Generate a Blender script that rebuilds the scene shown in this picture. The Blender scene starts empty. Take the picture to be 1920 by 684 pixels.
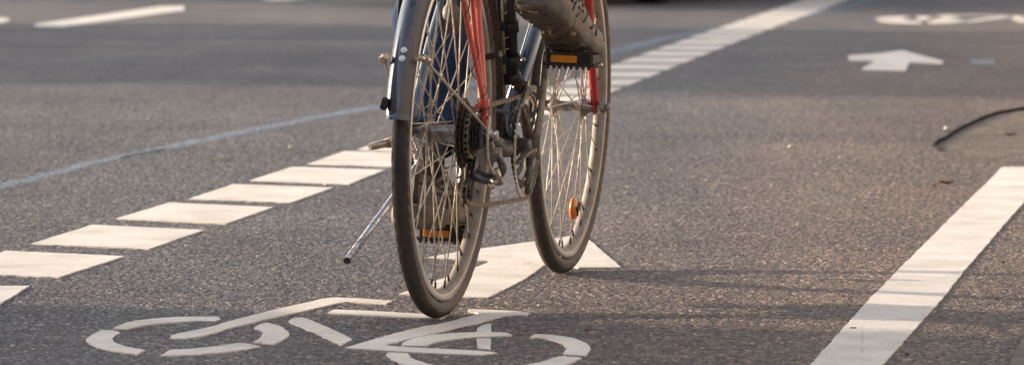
import bpy, bmesh, math, random
from mathutils import Vector, Matrix, noise
random.seed(7)
SC = bpy.context.scene
COL = SC.collection
R = math.radians
pi = math.pi

# ------------------------------------------------------------------ camera
FPX, Y0, CH = 9237.0, -248.0, 0.836          # focal length in px of a 1920 px wide frame, horizon row, lens height
PITCH = math.atan((342 - Y0) / FPX)

def G(px, py, z=0.0):
    """point of the road surface that the survey of the photo puts at this pixel"""
    a = (px - 960) / FPX; b = (py - 342) / FPX
    dy = math.cos(PITCH) - b * math.sin(PITCH)
    dz = -math.sin(PITCH) - b * math.cos(PITCH)
    t = (z - CH) / dz
    return Vector((a * t, dy * t, z))

# ------------------------------------------------------------------ helpers
def link(name, me, mat=None, parent=None, smooth=False):
    o = bpy.data.objects.new(name, me); COL.objects.link(o)
    if mat:
        for m in (mat if isinstance(mat, (list, tuple)) else [mat]): me.materials.append(m)
    if smooth:
        for p in me.polygons: p.use_smooth = True
    if parent: o.parent = parent
    return o

def obj(name, bm, mat=None, parent=None, smooth=False, recalc=True):
    if recalc: bmesh.ops.recalc_face_normals(bm, faces=bm.faces)
    me = bpy.data.meshes.new(name); bm.to_mesh(me); bm.free()
    return link(name, me, mat, parent, smooth)

def empty(name, parent=None, mat=None):
    o = bpy.data.objects.new(name, None); COL.objects.link(o)
    o.empty_display_size = .1
    if parent: o.parent = parent
    if mat is not None: o.matrix_local = mat
    return o

def tag(o, label=None, cat=None, group=None, kind=None):
    if label: o['label'] = label
    if cat: o['category'] = cat
    if group: o['group'] = group
    if kind: o['kind'] = kind
    return o

def B(u, v, w): return Vector((u, -v, w))      # bicycle coordinates: forward, right, up

def frame_for(d):
    d = d.normalized()
    a = Vector((0, 0, 1)) if abs(d.z) < .9 else Vector((1, 0, 0))
    x = d.cross(a).normalized(); y = d.cross(x).normalized()
    return x, y

def tube(bm, pts, rad, n=12, cap=True, squash=None, mi=0, closed=False):
    """sweep a circle along pts; rad is a number or one radius per point; squash=(a,b) scales the two axes"""
    pts = [Vector(p) for p in pts]; N = len(pts)
    if not isinstance(rad, (list, tuple)): rad = [rad] * N
    rings = []; px = None
    for i, p in enumerate(pts):
        if closed: d = pts[(i + 1) % N] - pts[i - 1]
        elif i == 0: d = pts[1] - p
        elif i == N - 1: d = p - pts[-2]
        else: d = (pts[i + 1] - p).normalized() + (p - pts[i - 1]).normalized()
        d.normalize()
        if px is None: x, y = frame_for(d)
        else:
            x = (px - d * px.dot(d)).normalized(); y = d.cross(x)
        px = x
        sa, sb = (squash if squash else (1, 1))
        rings.append([bm.verts.new(p + x * math.cos(2 * pi * k / n) * rad[i] * sa + y * math.sin(2 * pi * k / n) * rad[i] * sb) for k in range(n)])
    M = N if closed else N - 1
    for i in range(M):
        a, b = rings[i], rings[(i + 1) % N]
        for k in range(n):
            f = bm.faces.new((a[k], a[(k + 1) % n], b[(k + 1) % n], b[k])); f.material_index = mi; f.smooth = True
    if cap and not closed:
        for r in (rings[0], rings[-1]):
            f = bm.faces.new(r); f.material_index = mi
    return rings

def box(bm, c, s, rot=None, mi=0, bev=0):
    M = Matrix.Translation(Vector(c))
    if rot is not None: M = M @ rot.to_4x4()
    r = bmesh.ops.create_cube(bm, size=1, matrix=M @ Matrix.Diagonal((s[0], s[1], s[2], 1)))
    vs = r['verts']; fs = set(f for v in vs for f in v.link_faces)
    for f in fs: f.material_index = mi
    if bev:
        es = list(set(e for v in vs for e in v.link_edges))
        bmesh.ops.bevel(bm, geom=es, offset=bev, segments=2, affect='EDGES', profile=.5)

def lathe(bm, prof, axis_o=Vector((0, 0, 0)), n=48, mi=0, closed=True):
    """prof = [(radius, offset along local -Y i.e. to the right)], turned about the bicycle's cross axis"""
    rings = []
    for (r, v) in prof:
        rings.append([bm.verts.new(axis_o + Vector((r * math.cos(2 * pi * k / n), -v, r * math.sin(2 * pi * k / n)))) for k in range(n)])
    L = len(rings)
    for i in range(L if closed else L - 1):
        a, b = rings[i], rings[(i + 1) % L]
        for k in range(n):
            f = bm.faces.new((a[k], a[(k + 1) % n], b[(k + 1) % n], b[k])); f.material_index = mi; f.smooth = True
    return rings

def smoothpath(pts, sub=8):
    pts = [Vector(p) for p in pts]; out = []
    for i in range(len(pts) - 1):
        p0 = pts[max(i - 1, 0)]; p1 = pts[i]; p2 = pts[i + 1]; p3 = pts[min(i + 2, len(pts) - 1)]
        for k in range(sub):
            t = k / sub
            out.append(.5 * ((2 * p1) + (p2 - p0) * t + (2 * p0 - 5 * p1 + 4 * p2 - p3) * t * t + (3 * p1 - p0 - 3 * p2 + p3) * t ** 3))
    out.append(pts[-1]); return out

# ------------------------------------------------------------------ materials
def nt(name):
    m = bpy.data.materials.new(name); m.use_nodes = True
    t = m.node_tree; b = t.nodes['Principled BSDF']
    return m, t, b

def ramp(t, fac, stops):
    r = t.nodes.new('ShaderNodeValToRGB'); e = r.color_ramp.elements
    while len(e) > 1: e.remove(e[-1])
    e[0].position = stops[0][0]; e[0].color = (*stops[0][1], 1)
    for p, c in stops[1:]:
        x = e.new(p); x.color = (*c, 1)
    t.links.new(fac, r.inputs[0]); return r.outputs[0]

def g3(v): return (v, v, v)

def noisef(t, scale, detail=3, rough=.6, vec=None, dist=0):
    n = t.nodes.new('ShaderNodeTexNoise'); n.inputs['Scale'].default_value = scale
    n.inputs['Detail'].default_value = detail; n.inputs['Roughness'].default_value = rough
    n.inputs['Distortion'].default_value = dist
    if vec is not None: t.links.new(vec, n.inputs['Vector'])
    return n.outputs['Fac']

def coord(t, scale=None):
    c = t.nodes.new('ShaderNodeTexCoord')
    if scale is None: return c.outputs['Object']
    m = t.nodes.new('ShaderNodeMapping'); m.inputs['Scale'].default_value = scale
    t.links.new(c.outputs['Object'], m.inputs['Vector']); return m.outputs[0]

def mixc(t, fac, a, b, mode='MIX'):
    m = t.nodes.new('ShaderNodeMix'); m.data_type = 'RGBA'; m.blend_type = mode
    for i, x in ((0, fac), (6, a), (7, b)):
        if isinstance(x, (int, float)): m.inputs[i].default_value = x
        elif isinstance(x, tuple): m.inputs[i].default_value = (*x, 1)
        else: t.links.new(x, m.inputs[i])
    return m.outputs[2]

def bump(t, b, h, strength, dist):
    n = t.nodes.new('ShaderNodeBump'); n.inputs['Strength'].default_value = strength; n.inputs['Distance'].default_value = dist
    t.links.new(h, n.inputs['Height']); t.links.new(n.outputs[0], b.inputs['Normal']); return n

def simple(name, col, rough=.5, metal=0, dirt=None, dscale=60, damt=(.45, .7), bmp=0, bscale=200, coat=0, spec=.5):
    m, t, b = nt(name); v = coord(t)
    b.inputs['Roughness'].default_value = rough; b.inputs['Metallic'].default_value = metal
    b.inputs['Coat Weight'].default_value = coat; b.inputs['Specular IOR Level'].default_value = spec
    if dirt:
        f = ramp(t, noisef(t, dscale, 5, .7, v), [(damt[0], g3(0)), (damt[1], g3(1))])
        t.links.new(mixc(t, f, col, dirt), b.inputs['Base Color'])
        if metal:
            mm = t.nodes.new('ShaderNodeMath'); mm.operation = 'MULTIPLY_ADD'
            t.links.new(f, mm.inputs[0]); mm.inputs[1].default_value = -metal * .8; mm.inputs[2].default_value = metal
            t.links.new(mm.outputs[0], b.inputs['Metallic'])
        mr = t.nodes.new('ShaderNodeMath'); mr.operation = 'MULTIPLY_ADD'
        t.links.new(f, mr.inputs[0]); mr.inputs[1].default_value = max(0, .75 - rough); mr.inputs[2].default_value = rough
        t.links.new(mr.outputs[0], b.inputs['Roughness'])
    else:
        b.inputs['Base Color'].default_value = (*col, 1)
    if bmp: bump(t, b, noisef(t, bscale, 4, .6, v), bmp, .001)
    return m

def asphalt_mat():
    m, t, b = nt('asphalt'); v = coord(t); vs_ = coord(t, (1, .5, 1))
    vo = t.nodes.new('ShaderNodeTexVoronoi'); vo.inputs['Scale'].default_value = 115; t.links.new(v, vo.inputs['Vector'])
    vo2 = t.nodes.new('ShaderNodeTexVoronoi'); vo2.inputs['Scale'].default_value = 210; t.links.new(vs_, vo2.inputs['Vector'])
    # stone colours, one per cell
    sep = t.nodes.new('ShaderNodeSeparateColor'); t.links.new(vo.outputs['Color'], sep.inputs[0])
    stone = ramp(t, sep.outputs[0], [(0, (.092, .092, .098)), (.45, (.130, .129, .135)), (.78, (.182, .178, .178)), (.94, (.26, .246, .23)), (1, (.42, .38, .34))])
    sep2 = t.nodes.new('ShaderNodeSeparateColor'); t.links.new(vo2.outputs['Color'], sep2.inputs[0])
    fine = ramp(t, sep2.outputs[1], [(0, g3(.55)), (.6, g3(1.0)), (.95, g3(1.5)), (1, g3(2.1))])
    c = mixc(t, .75, stone, fine, 'MULTIPLY')
    gap = ramp(t, vo.outputs['Distance'], [(.25, g3(1)), (.75, g3(.38))])
    c = mixc(t, .38, c, gap, 'MULTIPLY')
    big = ramp(t, noisef(t, .8, 5, .6, v, .4), [(.3, (.80, .80, .82)), (.7, (1.22, 1.17, 1.12))])
    c = mixc(t, 1, c, big, 'MULTIPLY')
    # worn wheel tracks and dusty patches drawn out along the road
    v2 = coord(t, (1.6, .22, 1))
    trk = ramp(t, noisef(t, 1.1, 4, .55, v2), [(.35, (.86, .86, .88)), (.65, (1.16, 1.12, 1.08))])
    c = mixc(t, 1, c, trk, 'MULTIPLY')
    med = ramp(t, noisef(t, 14, 4, .7, v), [(.35, g3(.84)), (.7, g3(1.14))])
    c = mixc(t, 1, c, med, 'MULTIPLY')
    # the verge side of the cycle lane is brown with dust
    sx = t.nodes.new('ShaderNodeSeparateXYZ'); t.links.new(v, sx.inputs[0])
    a = t.nodes.new('ShaderNodeMath'); a.operation = 'MULTIPLY_ADD'; t.links.new(sx.outputs[1], a.inputs[0]); a.inputs[1].default_value = -.15
    t.links.new(sx.outputs[0], a.inputs[2])
    aa = t.nodes.new('ShaderNodeMath'); aa.operation = 'MULTIPLY_ADD'; t.links.new(noisef(t, 3, 4, .6, v), aa.inputs[0]); aa.inputs[1].default_value = .9
    t.links.new(a.outputs[0], aa.inputs[2])
    du = ramp(t, aa.outputs[0], [(.0, g3(0)), (.25, g3(.0)), (.9, g3(.45))])
    mr = t.nodes.new('ShaderNodeMapRange'); t.links.new(aa.outputs[0], mr.inputs[0])
    mr.inputs[1].default_value = -1.7; mr.inputs[2].default_value = -.35; mr.inputs[3].default_value = 0; mr.inputs[4].default_value = .72
    c = mixc(t, mr.outputs[0], c, mixc(t, 1, c, (1.42, 1.10, .86), 'MULTIPLY'))
    t.links.new(c, b.inputs['Base Color'])
    b.inputs['Roughness'].default_value = .8; b.inputs['Specular IOR Level'].default_value = .25
    h = mixc(t, .4, ramp(t, vo.outputs['Distance'], [(.1, g3(1)), (.8, g3(0))]), ramp(t, vo2.outputs['Distance'], [(.1, g3(1)), (.8, g3(0))]))
    bump(t, b, h, .9, .004)
    return m

def paint_mat(name='road_paint', base=(.845, .775, .68)):
    m, t, b = nt(name); v = coord(t)
    n1 = ramp(t, noisef(t, 5, 5, .65, v), [(.32, (.76, .745, .72)), (.60, (1.0, 1.0, 1.0))])
    c = mixc(t, 1, base, n1, 'MULTIPLY')
    n2 = ramp(t, noisef(t, 320, 3, .6, v), [(.3, g3(.72)), (.6, g3(1.08))])
    c = mixc(t, 1, c, n2, 'MULTIPLY')
    w = ramp(t, noisef(t, 26, 6, .75, v), [(.60, g3(0)), (.70, g3(.6))])
    c = mixc(t, w, c, (.34, .30, .26))
    v2 = coord(t, (14, 60, 1))
    sc = ramp(t, noisef(t, 1.2, 5, .7, v2), [(.60, g3(0)), (.70, g3(.28))])
    c = mixc(t, sc, c, (.42, .38, .34))
    vc = t.nodes.new('ShaderNodeTexVoronoi'); vc.feature = 'DISTANCE_TO_EDGE'; vc.inputs['Scale'].default_value = 2.6; t.links.new(v, vc.inputs['Vector'])
    wob = noisef(t, 30, 4, .7, v)
    ck = t.nodes.new('ShaderNodeMath'); ck.operation = 'MULTIPLY_ADD'; t.links.new(wob, ck.inputs[0]); ck.inputs[1].default_value = .02; t.links.new(vc.outputs['Distance'], ck.inputs[2])
    cf = ramp(t, ck.outputs[0], [(.0085, g3(.6)), (.0125, g3(0))])
    c = mixc(t, cf, c, (.30, .26, .22))
    t.links.new(c, b.inputs['Base Color']); b.inputs['Roughness'].default_value = .75
    bump(t, b, noisef(t, 260, 4, .7, v), .55, .0022)
    return m

def decal_mat(name, col, lo, hi, scale=90, amt=.8, bumpy=True, stretch=(1, 1, 1)):
    """worn thin coat of chalk or dirt: noise decides where the coat is left"""
    m, t, b = nt(name); v = coord(t, stretch)
    f = ramp(t, noisef(t, scale, 5, .75, v), [(lo, g3(0)), (hi, g3(amt))])
    tr = t.nodes.new('ShaderNodeBsdfTransparent'); mx = t.nodes.new('ShaderNodeMixShader')
    at = t.nodes.new('ShaderNodeAttribute'); at.attribute_name = 'edge'
    mu = t.nodes.new('ShaderNodeMath'); mu.operation = 'MULTIPLY'
    t.links.new(f, mu.inputs[0]); t.links.new(at.outputs['Fac'], mu.inputs[1])
    out = t.nodes['Material Output']
    t.links.new(mu.outputs[0], mx.inputs[0]); t.links.new(tr.outputs[0], mx.inputs[1]); t.links.new(b.outputs[0], mx.inputs[2])
    t.links.new(mx.outputs[0], out.inputs['Surface'])
    b.inputs['Base Color'].default_value = (*col, 1); b.inputs['Roughness'].default_value = .9
    return m

M = {}
M['asphalt'] = asphalt_mat()
M['paint'] = paint_mat()
M['blue'] = decal_mat('blue_chalk', (.37, .51, .65), .40, .66, 30, .8)
M['smear'] = decal_mat('pale_smear', (.40, .385, .37), .42, .70, 60, .5)
M['bitumen'] = simple('bitumen_joint', (.020, .017, .016), .95, 0, (.045, .038, .034), 50, (.5, .8), .5, 200, spec=.08)
M['concrete'] = simple('worn_concrete', (.155, .138, .122), .95, 0, (.27, .21, .155), 3.2, (.44, .62), 1, 90, spec=.15)

def tyre_mat():
    m, t, b = nt('tyre_rubber'); v = coord(t)
    at = t.nodes.new('ShaderNodeAttribute'); at.attribute_name = 'zone'
    c = ramp(t, at.outputs['Fac'], [(0, (.050, .040, .034)), (.42, (.060, .047, .039)), (.55, (.17, .128, .094)), (1, (.115, .086, .064))])
    dirt = ramp(t, noisef(t, 55, 5, .7, v), [(.35, g3(.65)), (.7, g3(1.3))])
    c = mixc(t, 1, c, dirt, 'MULTIPLY')
    t.links.new(c, b.inputs['Base Color']); b.inputs['Roughness'].default_value = .7
    bump(t, b, noisef(t, 400, 3, .6, v), .4, .001)
    return m
M['tyre'] = tyre_mat()
M['rim'] = simple('dirty_rim', (.36, .33, .29), .55, .45, (.24, .185, .13), 40, (.3, .65))
M['brake_track'] = simple('brake_track', (.72, .70, .67), .36, .75, (.34, .29, .23), 60, (.6, .85))
M['spoke'] = simple('spoke_steel', (.62, .55, .44), .38, .65, (.36, .28, .19), 90, (.4, .75))
M['alu'] = simple('dull_aluminium', (.38, .35, .31), .33, .85, (.13, .10, .072), 70, (.44, .68))
M['spider'] = simple('spider_alloy', (.30, .26, .21), .4, .6, (.07, .055, .04), 60, (.42, .7))
M['ring'] = simple('chainring_alloy', (.62, .57, .50), .32, .85, (.20, .15, .11), 120, (.52, .78))
M['nipple'] = simple('dark_nipple', (.03, .025, .022), .6)
M['chrome'] = simple('chromed_steel', (.62, .60, .58), .2, 1, (.22, .17, .13), 60, (.48, .72))
def guard_mat():
    m, t, b = nt('mudguard_metal'); v = coord(t)
    sx = t.nodes.new('ShaderNodeSeparateXYZ'); t.links.new(v, sx.inputs[0])
    n = noisef(t, 38, 5, .7, v)
    a = t.nodes.new('ShaderNodeMath'); a.operation = 'MULTIPLY_ADD'; t.links.new(sx.outputs[1], a.inputs[0]); a.inputs[1].default_value = -20; t.links.new(n, a.inputs[2])
    f = ramp(t, a.outputs[0], [(.56, g3(0)), (.72, g3(.95))])
    t.links.new(mixc(t, f, (.12, .13, .155), (.19, .155, .12)), b.inputs['Base Color'])
    t.links.new(ramp(t, f, [(0, g3(.75)), (1, g3(.1))]), b.inputs['Metallic']); t.links.new(ramp(t, f, [(0, g3(.16)), (1, g3(.75))]), b.inputs['Roughness'])
    b.inputs['Coat Weight'].default_value = .15
    return m
M['guard'] = guard_mat()
M['guard_in'] = simple('mudguard_inner_mud', (.10, .075, .055), .95, 0, (.30, .21, .13), 220, (.45, .6), 1, 260)
M['black'] = simple('black_plastic', (.020, .018, .018), .45, 0, (.09, .07, .055), 60, (.5, .8))
M['greasy'] = simple('greasy_steel', (.17, .128, .095), .32, .7, (.026, .019, .015), 220, (.38, .54))
M['chain'] = simple('oily_chain', (.30, .245, .18), .45, .6, (.09, .065, .045), 300, (.45, .6))
M['red'] = simple('red_enamel', (.68, .105, .065), .38, 0, (.22, .07, .045), 45, (.58, .8), coat=.3)
M['redfork'] = simple('fork_red_enamel', (.50, .035, .03), .35, 0, (.12, .06, .05), 55, (.55, .75), coat=.3)
M['frame'] = simple('dark_frame_enamel', (.11, .145, .19), .2, .45, (.16, .13, .11), 45, (.6, .8), coat=.7)
M['white_bolt'] = simple('bright_bolt', (.85, .83, .80), .25, .8)
M['brass'] = simple('brass_clamp', (.58, .48, .36), .3, .9, (.25, .17, .10), 120, (.5, .75))
M['amber'] = None
m, t, b = nt('amber_reflector'); b.inputs['Base Color'].default_value = (.80, .25, .02, 1); b.inputs['Roughness'].default_value = .22
b.inputs['Coat Weight'].default_value = .6
vv = t.nodes.new('ShaderNodeTexVoronoi'); vv.inputs['Scale'].default_value = 420; t.links.new(coord(t), vv.inputs['Vector'])
bump(t, b, vv.outputs['Distance'], .6, .001)
c_ = mixc(t, 1, (.80, .27, .01), ramp(t, vv.outputs['Distance'], [(.1, g3(.75)), (.7, g3(1.25))]), 'MULTIPLY'); t.links.new(c_, b.inputs['Base Color'])
M['amber'] = m
m, t, b = nt('orange_reflector'); b.inputs['Base Color'].default_value = (.60, .15, .006, 1); b.inputs['Roughness'].default_value = .35; b.inputs['Coat Weight'].default_value = .2
M['orange'] = m

def denim():
    m, t, b = nt('denim'); v = coord(t)
    w = t.nodes.new('ShaderNodeTexWave'); w.inputs['Scale'].default_value = 260; w.inputs['Distortion'].default_value = 1.5; t.links.new(v, w.inputs['Vector'])
    c = ramp(t, noisef(t, 9, 5, .6, v), [(.3, (.010, .022, .062)), (.7, (.038, .080, .165))])
    c = mixc(t, .5, c, ramp(t, w.outputs['Fac'], [(0, g3(.6)), (1, g3(1.3))]), 'MULTIPLY')
    t.links.new(c, b.inputs['Base Color']); b.inputs['Roughness'].default_value = .9
    b.inputs['Specular IOR Level'].default_value = .15
    bump(t, b, mixc(t, .5, w.outputs['Fac'], noisef(t, 60, 4, .6, v)), .5, .003)
    return m
M['denim'] = denim()
def shoe_m(name, c0, c1, sc=30):
    m, t, b = nt(name); v = coord(t)
    c = ramp(t, noisef(t, sc, 5, .7, v), [(.3, c0), (.7, c1)])
    t.links.new(c, b.inputs['Base Color']); b.inputs['Roughness'].default_value = .62
    bump(t, b, noisef(t, 180, 4, .6, v), .5, .002); return m
M['shoe'] = shoe_m('shoe_upper', (.11, .084, .060), (.31, .24, .175))
M['sole'] = shoe_m('shoe_rubber', (.090, .070, .053), (.24, .19, .14), 40)
M['trim'] = shoe_m('shoe_overlay', (.040, .032, .026), (.085, .068, .052), 50)
M['hole'] = simple('shoe_hole', (.012, .010, .009), .9)
M['lug'] = simple('muddy_lug', (.34, .25, .13), .6, 0, (.13, .10, .07), 90, (.4, .6))
M['lace'] = simple('lace', (.22, .20, .18), .8)
M['skin'] = simple('skin', (.56, .36, .27), .5); M['hair'] = simple('hair', (.06, .04, .03), .6)
M['jacket'] = simple('jacket_cloth', (.06, .065, .07), .9, 0, (.1, .1, .1), 20)
M['car_red'] = simple('dark_red_car_paint', (.14, .012, .014), .2, 0, coat=1)
M['car_dark'] = simple('car_trim', (.012, .012, .013), .5)
M['glass'] = simple('car_glass', (.02, .025, .03), .05)
M['lamp'] = simple('tail_lamp', (.4, .02, .02), .2)
M['brick'] = simple('render_wall', (.42, .36, .29), .9, 0, (.33, .28, .23), 1.2)
M['rooftile'] = simple('roof_tiles', (.20, .09, .06), .85)
M['winframe'] = simple('window_frame', (.7, .7, .68), .5)
M['bark'] = simple('bark', (.12, .09, .065), .95, 0, (.2, .17, .13), 14)
M['leaf'] = simple('leaf', (.06, .10, .03), .7, 0, (.11, .12, .03), 1.5)
M['leafdry'] = simple('dry_leaf', (.22, .10, .04), .8, 0, (.12, .06, .03), 60)
M['pebble'] = simple('pale_pebble', (.68, .63, .54), .8)

# ------------------------------------------------------------------ ground
bm = bmesh.new()
FX0, FX1, FY0, FY1 = -2.8, 3.1, 7.6, 25.0
gx = [-400, -60, -12, FX0, FX1, 12, 60, 400]; gy = [-120, -20, 4, FY0, FY1, 36, 90, 700]
gv = [[bm.verts.new((x, y, 0)) for y in gy] for x in gx]
for i in range(len(gx) - 1):
    for j in range(len(gy) - 1):
        if gx[i] == FX0 and gx[i + 1] == FX1 and gy[j] == FY0 and gy[j + 1] == FY1: continue
        bm.faces.new((gv[i][j], gv[i + 1][j], gv[i + 1][j + 1], gv[i][j + 1]))
tag(obj('road', bm, M['asphalt']), kind='structure')
# the part of the road in focus has its stones modelled as a fine relief
import numpy as np
rng = np.random.default_rng(3)
NXg, NYg = 1200, 1050
xs = np.linspace(FX0, FX1, NXg); uu = np.linspace(0, 1, NYg); ys = 1 / ((1 / FY0) * (1 - uu) + (1 / FY1) * uu); ys = .55 * ys + .45 * np.linspace(FY0, FY1, NYg)
XX, YY = np.meshgrid(xs, ys)
def vnoise(sx, sy):
    a = rng.random((int((FY1 - FY0) / sy) + 3, int((FX1 - FX0) / sx) + 3)); fx = (XX - FX0) / sx; fy = (YY - FY0) / sy
    ix = fx.astype(int); iy = fy.astype(int); tx = fx - ix; ty = fy - iy; tx = tx*tx*(3-2*tx); ty = ty*ty*(3-2*ty)
    return (a[iy, ix]*(1-tx) + a[iy, ix+1]*tx)*(1-ty) + (a[iy+1, ix]*(1-tx) + a[iy+1, ix+1]*tx)*ty
Hh = -(.0023 * rng.random(XX.shape) ** 1.4 + .0016 * vnoise(.010, .014) + .0007 * vnoise(.03, .05))
ed = np.minimum(np.minimum(XX - FX0, FX1 - XX), np.minimum(YY - FY0, (FY1 - YY) / 60)); Hh *= np.clip(ed / .15, 0, 1)
Hh += .0014 * np.clip(ed / .15, 0, 1)
co_ = np.stack([XX, YY, Hh], -1).reshape(-1, 3).astype(np.float32)
idx = np.arange(NXg * NYg).reshape(NYg, NXg)
q_ = np.stack([idx[:-1, :-1], idx[:-1, 1:], idx[1:, 1:], idx[1:, :-1]], -1).reshape(-1, 4).astype(np.int32)
me = bpy.data.meshes.new('road_near'); me.vertices.add(len(co_)); me.vertices.foreach_set('co', co_.ravel())
me.loops.add(q_.size); me.loops.foreach_set('vertex_index', q_.ravel()); me.polygons.add(len(q_))
me.polygons.foreach_set('loop_start', np.arange(0, q_.size, 4, dtype=np.int32)); me.polygons.foreach_set('use_smooth', np.ones(len(q_), bool))
me.update(calc_edges=True)
tag(link('road_surface', me, M['asphalt']), kind='structure')

# painted shapes: thick thermoplastic slabs with ragged rims
def slab(name, polys, mat=M['paint'], h=.0022, rag=.0014, parent=None, step=.02, world=None):
    bm = bmesh.new()
    for poly in polys:
        pts = [G(*p) if len(p) == 2 and world is None else Vector((p[0], p[1], 0)) for p in poly]
        ring = []
        for i in range(len(pts)):
            a, b = pts[i], pts[(i + 1) % len(pts)]
            n = max(1, int((b - a).length / step)); nn = Vector((-(b - a).y, (b - a).x, 0)).normalized()
            for k in range(n):
                p = a.lerp(b, k / n)
                s = noise.noise(p * 38) * rag * 1.6 + noise.noise(p * 9) * rag * 1.2 + random.uniform(-.4, .4) * rag
                ring.append(p + nn * s)
        top = [bm.verts.new(p + Vector((0, 0, h))) for p in ring]
        bot = [bm.verts.new(p * 1 + Vector((0, 0, -.002))) for p in ring]
        f = bm.faces.new(top); L = len(ring)
        for i in range(L): bm.faces.new((top[i], bot[i], bot[(i + 1) % L], top[(i + 1) % L]))
        bmesh.ops.triangulate(bm, faces=[f])
    return obj(name, bm, mat, parent)

def arc_s(*pts): return list(pts)

# bicycle symbol
sym = [
 [(211.5,616.7),(235.4,606.3),(255,602),(281,599),(329,595.4),(370,594.6),(410.4,594.8),(413.5,599),(402,603.5),(371,602.5),(329,605.2),(300,607.5),(277,610.4),(255,614.5),(237.5,618.8)],
 [(189.6,619.8),(212.5,620.4),(226,625),(217,629),(210.4,634.4),(212,639.5),(216.7,643.8),(226,647.5),(237.5,651),(254,654.5),(272,657.3),(257.3,665.6),(230,661.5),(204,657.3),(189,653),(177,649),(167,644),(162.5,639.6),(163.5,636),(166.7,633.3),(177,626)],
 [(299,668.3),(318.8,656.7),(360.4,655.2),(408,650),(450,644),(468,646.5),(487.5,650.6),(462,655.5),(433,659.4),(371,665.6),(335,667.5)],
 [(476.8,615.8),(488,609),(501,605.7),(519,610.5),(529,614.5),(534.7,619),(541,622.5),(543,626.3),(543,629.5),(539,632.6),(527,639),(512.6,646.3),(495,644),(476.8,641),(486,635.5),(491.6,629.5),(494,625.5),(491.6,622),(485,618.5)],
 [(319.8,633.3),(321,630),(327,628),(358,621.3),(391.7,614.6),(440,600.5),(491.7,587.5),(545,574.7),(598,563),(614,560),(629.5,559),(661,560),(700,562.5),(734.7,564.8),(724,571),(690,569),(650.5,567),(636,568.5),(619,572.6),(583,581),(545,589.5),(493,601.5),(440,613.7),(405,624),(370.8,632.3),(341.7,636.5),(325,635.8)],
 [(539,602.7),(551.6,597.3),(562,596),(570.5,596.4),(592,605.5),(614.7,614.7),(640,626.5),(661,636.8),(639,647.4),(620,638.5),(604,630.5),(584,622),(566,614.7),(551,608)],
 [(613.7,588.4),(620,584.5),(627.4,581.5),(670,583),(713.7,585.3),(750,587.3),(787,589.5),(836,594.7),(825,598.4),(790,597.3),(755.8,595.8),(718,593.5),(682,591.6),(647,590)],
 [(646,653.7),(683,642.5),(720,631.6),(760,621.5),(798,612.6),(817.5,610),(855,601),(900,589),(890,587),(877.5,586),(879,580.6),(920,582),(963.8,584.4),(992.8,588),(986,592),(968,591.6),(948.8,592.8),(925,598.5),(902,605),(860,614.5),(817.5,624.7),(780,633),(748,640.5),(718,648.4),(745,651),(780,652.8),(827,655),(873.8,657.5),(905,659.6),(931.9,662.2),(918,665),(900,666.5),(840,664.5),(780,662),(725,658.5),(671.6,655.2)],
 [(751.6,649),(754,644.5),(760,641),(773,636.5),(787,632.6),(811,629),(836,626.6),(864,624.8),(892.5,623.8),(920,623.7),(948.8,624.7),(960,629),(948.8,631.3),(920,631.8),(892.5,632.8),(857,636),(823,640.6),(795,649.6)],
 [(893.4,622.8),(894.4,616.3),(902,611.5),(911,609),(917,608),(920.6,609),(921.6,623.4)],
 [(894.4,635.6),(919.7,636),(921.6,656),(896,653.8)],
 [(993,635),(998,630),(1005,627.5),(1030,628.8),(1052,631),(1072,634.5),(1089,639.7),(1101,645.5),(1107,652),(1105,660),(1097,668),(1075,666.8),(1053.8,665.4),(1059,659.5),(1062,652.8),(1055,645),(1042.5,639.7),(1025,636),(1005,634)],
 [(1050,669),(1090,671.6),(1079,678),(1061,684.7),(1030,693),(990,700),(945,704.5),(900,706),(905,696),(940,692),(980,686.5),(1015,679.5)],
 [(723,666.3),(724.5,663.5),(728.4,662),(766,663.6),(770.5,671.6),(782,677),(798,682),(825,688.5),(860,693),(858,705),(820,701),(785,694.5),(756,684),(735,674.7)],
]
o = slab('bicycle_symbol', sym)
tag(o, 'cream white bicycle pictogram painted on the asphalt under the rear wheel', 'road marking')

# lane arrow under the wheels: head and shaft with a seam between them
o = slab('direction_arrow', [[(800,484),(850,475),(904,467),(1003,453.6),(1092,440.5),(1110,455),(1165,502.5),(1085,503),(1034,496.3),(923,489.6),(915,489)],
    [(919,491.6),(1023,496.5),(981,526),(913,559.5),(877,558.5),(749,552),(804,532),(895,501)]])
tag(o, 'large cream white arrow painted between the two wheels of the bicycle', 'road marking')
o = slab('direction_arrow', [[(1590,105),(1650,101),(1692,95.5),(1735,107),(1768,115),(1767,120),(1706,117.5),(1697,133.5),(1614,131.5),(1640,115),(1592,114)]], step=.05)
tag(o, 'small blurred white arrow painted far off on the right lane', 'road marking')

# far pictogram at the upper right, seen almost edge on (a second bicycle symbol)
far = []
def seg(a, b, w=.10):
    a = Vector(a); b = Vector(b); n = Vector((-(b - a).y, (b - a).x)).normalized() * w / 2
    far.append([(a + n)[:], (b + n)[:], (b - n)[:], (a - n)[:]])
def ringseg(cx, cy, rx, ry, a0, a1, w=.1):
    n = 10; o_ = [(cx + (rx) * math.cos(a0 + (a1 - a0) * i / n), cy + (ry) * math.sin(a0 + (a1 - a0) * i / n)) for i in range(n + 1)]
    i_ = [(cx + (rx - w) * math.cos(a0 + (a1 - a0) * i / n), cy + (ry - w * 1.8) * math.sin(a0 + (a1 - a0) * i / n)) for i in range(n, -1, -1)]
    far.append(o_ + i_)
fc = G(1836, 38)
for cx in (-.33, .42):
    for k in range(4): ringseg(fc.x + cx, fc.y, .24, .62, k * pi / 2 + .16, (k + 1) * pi / 2 - .16, .15)
seg((fc.x - .33, fc.y), (fc.x - .05, fc.y + .8), .07); seg((fc.x - .16, fc.y + .85), (fc.x + .24, fc.y + .75), .12)
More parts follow.
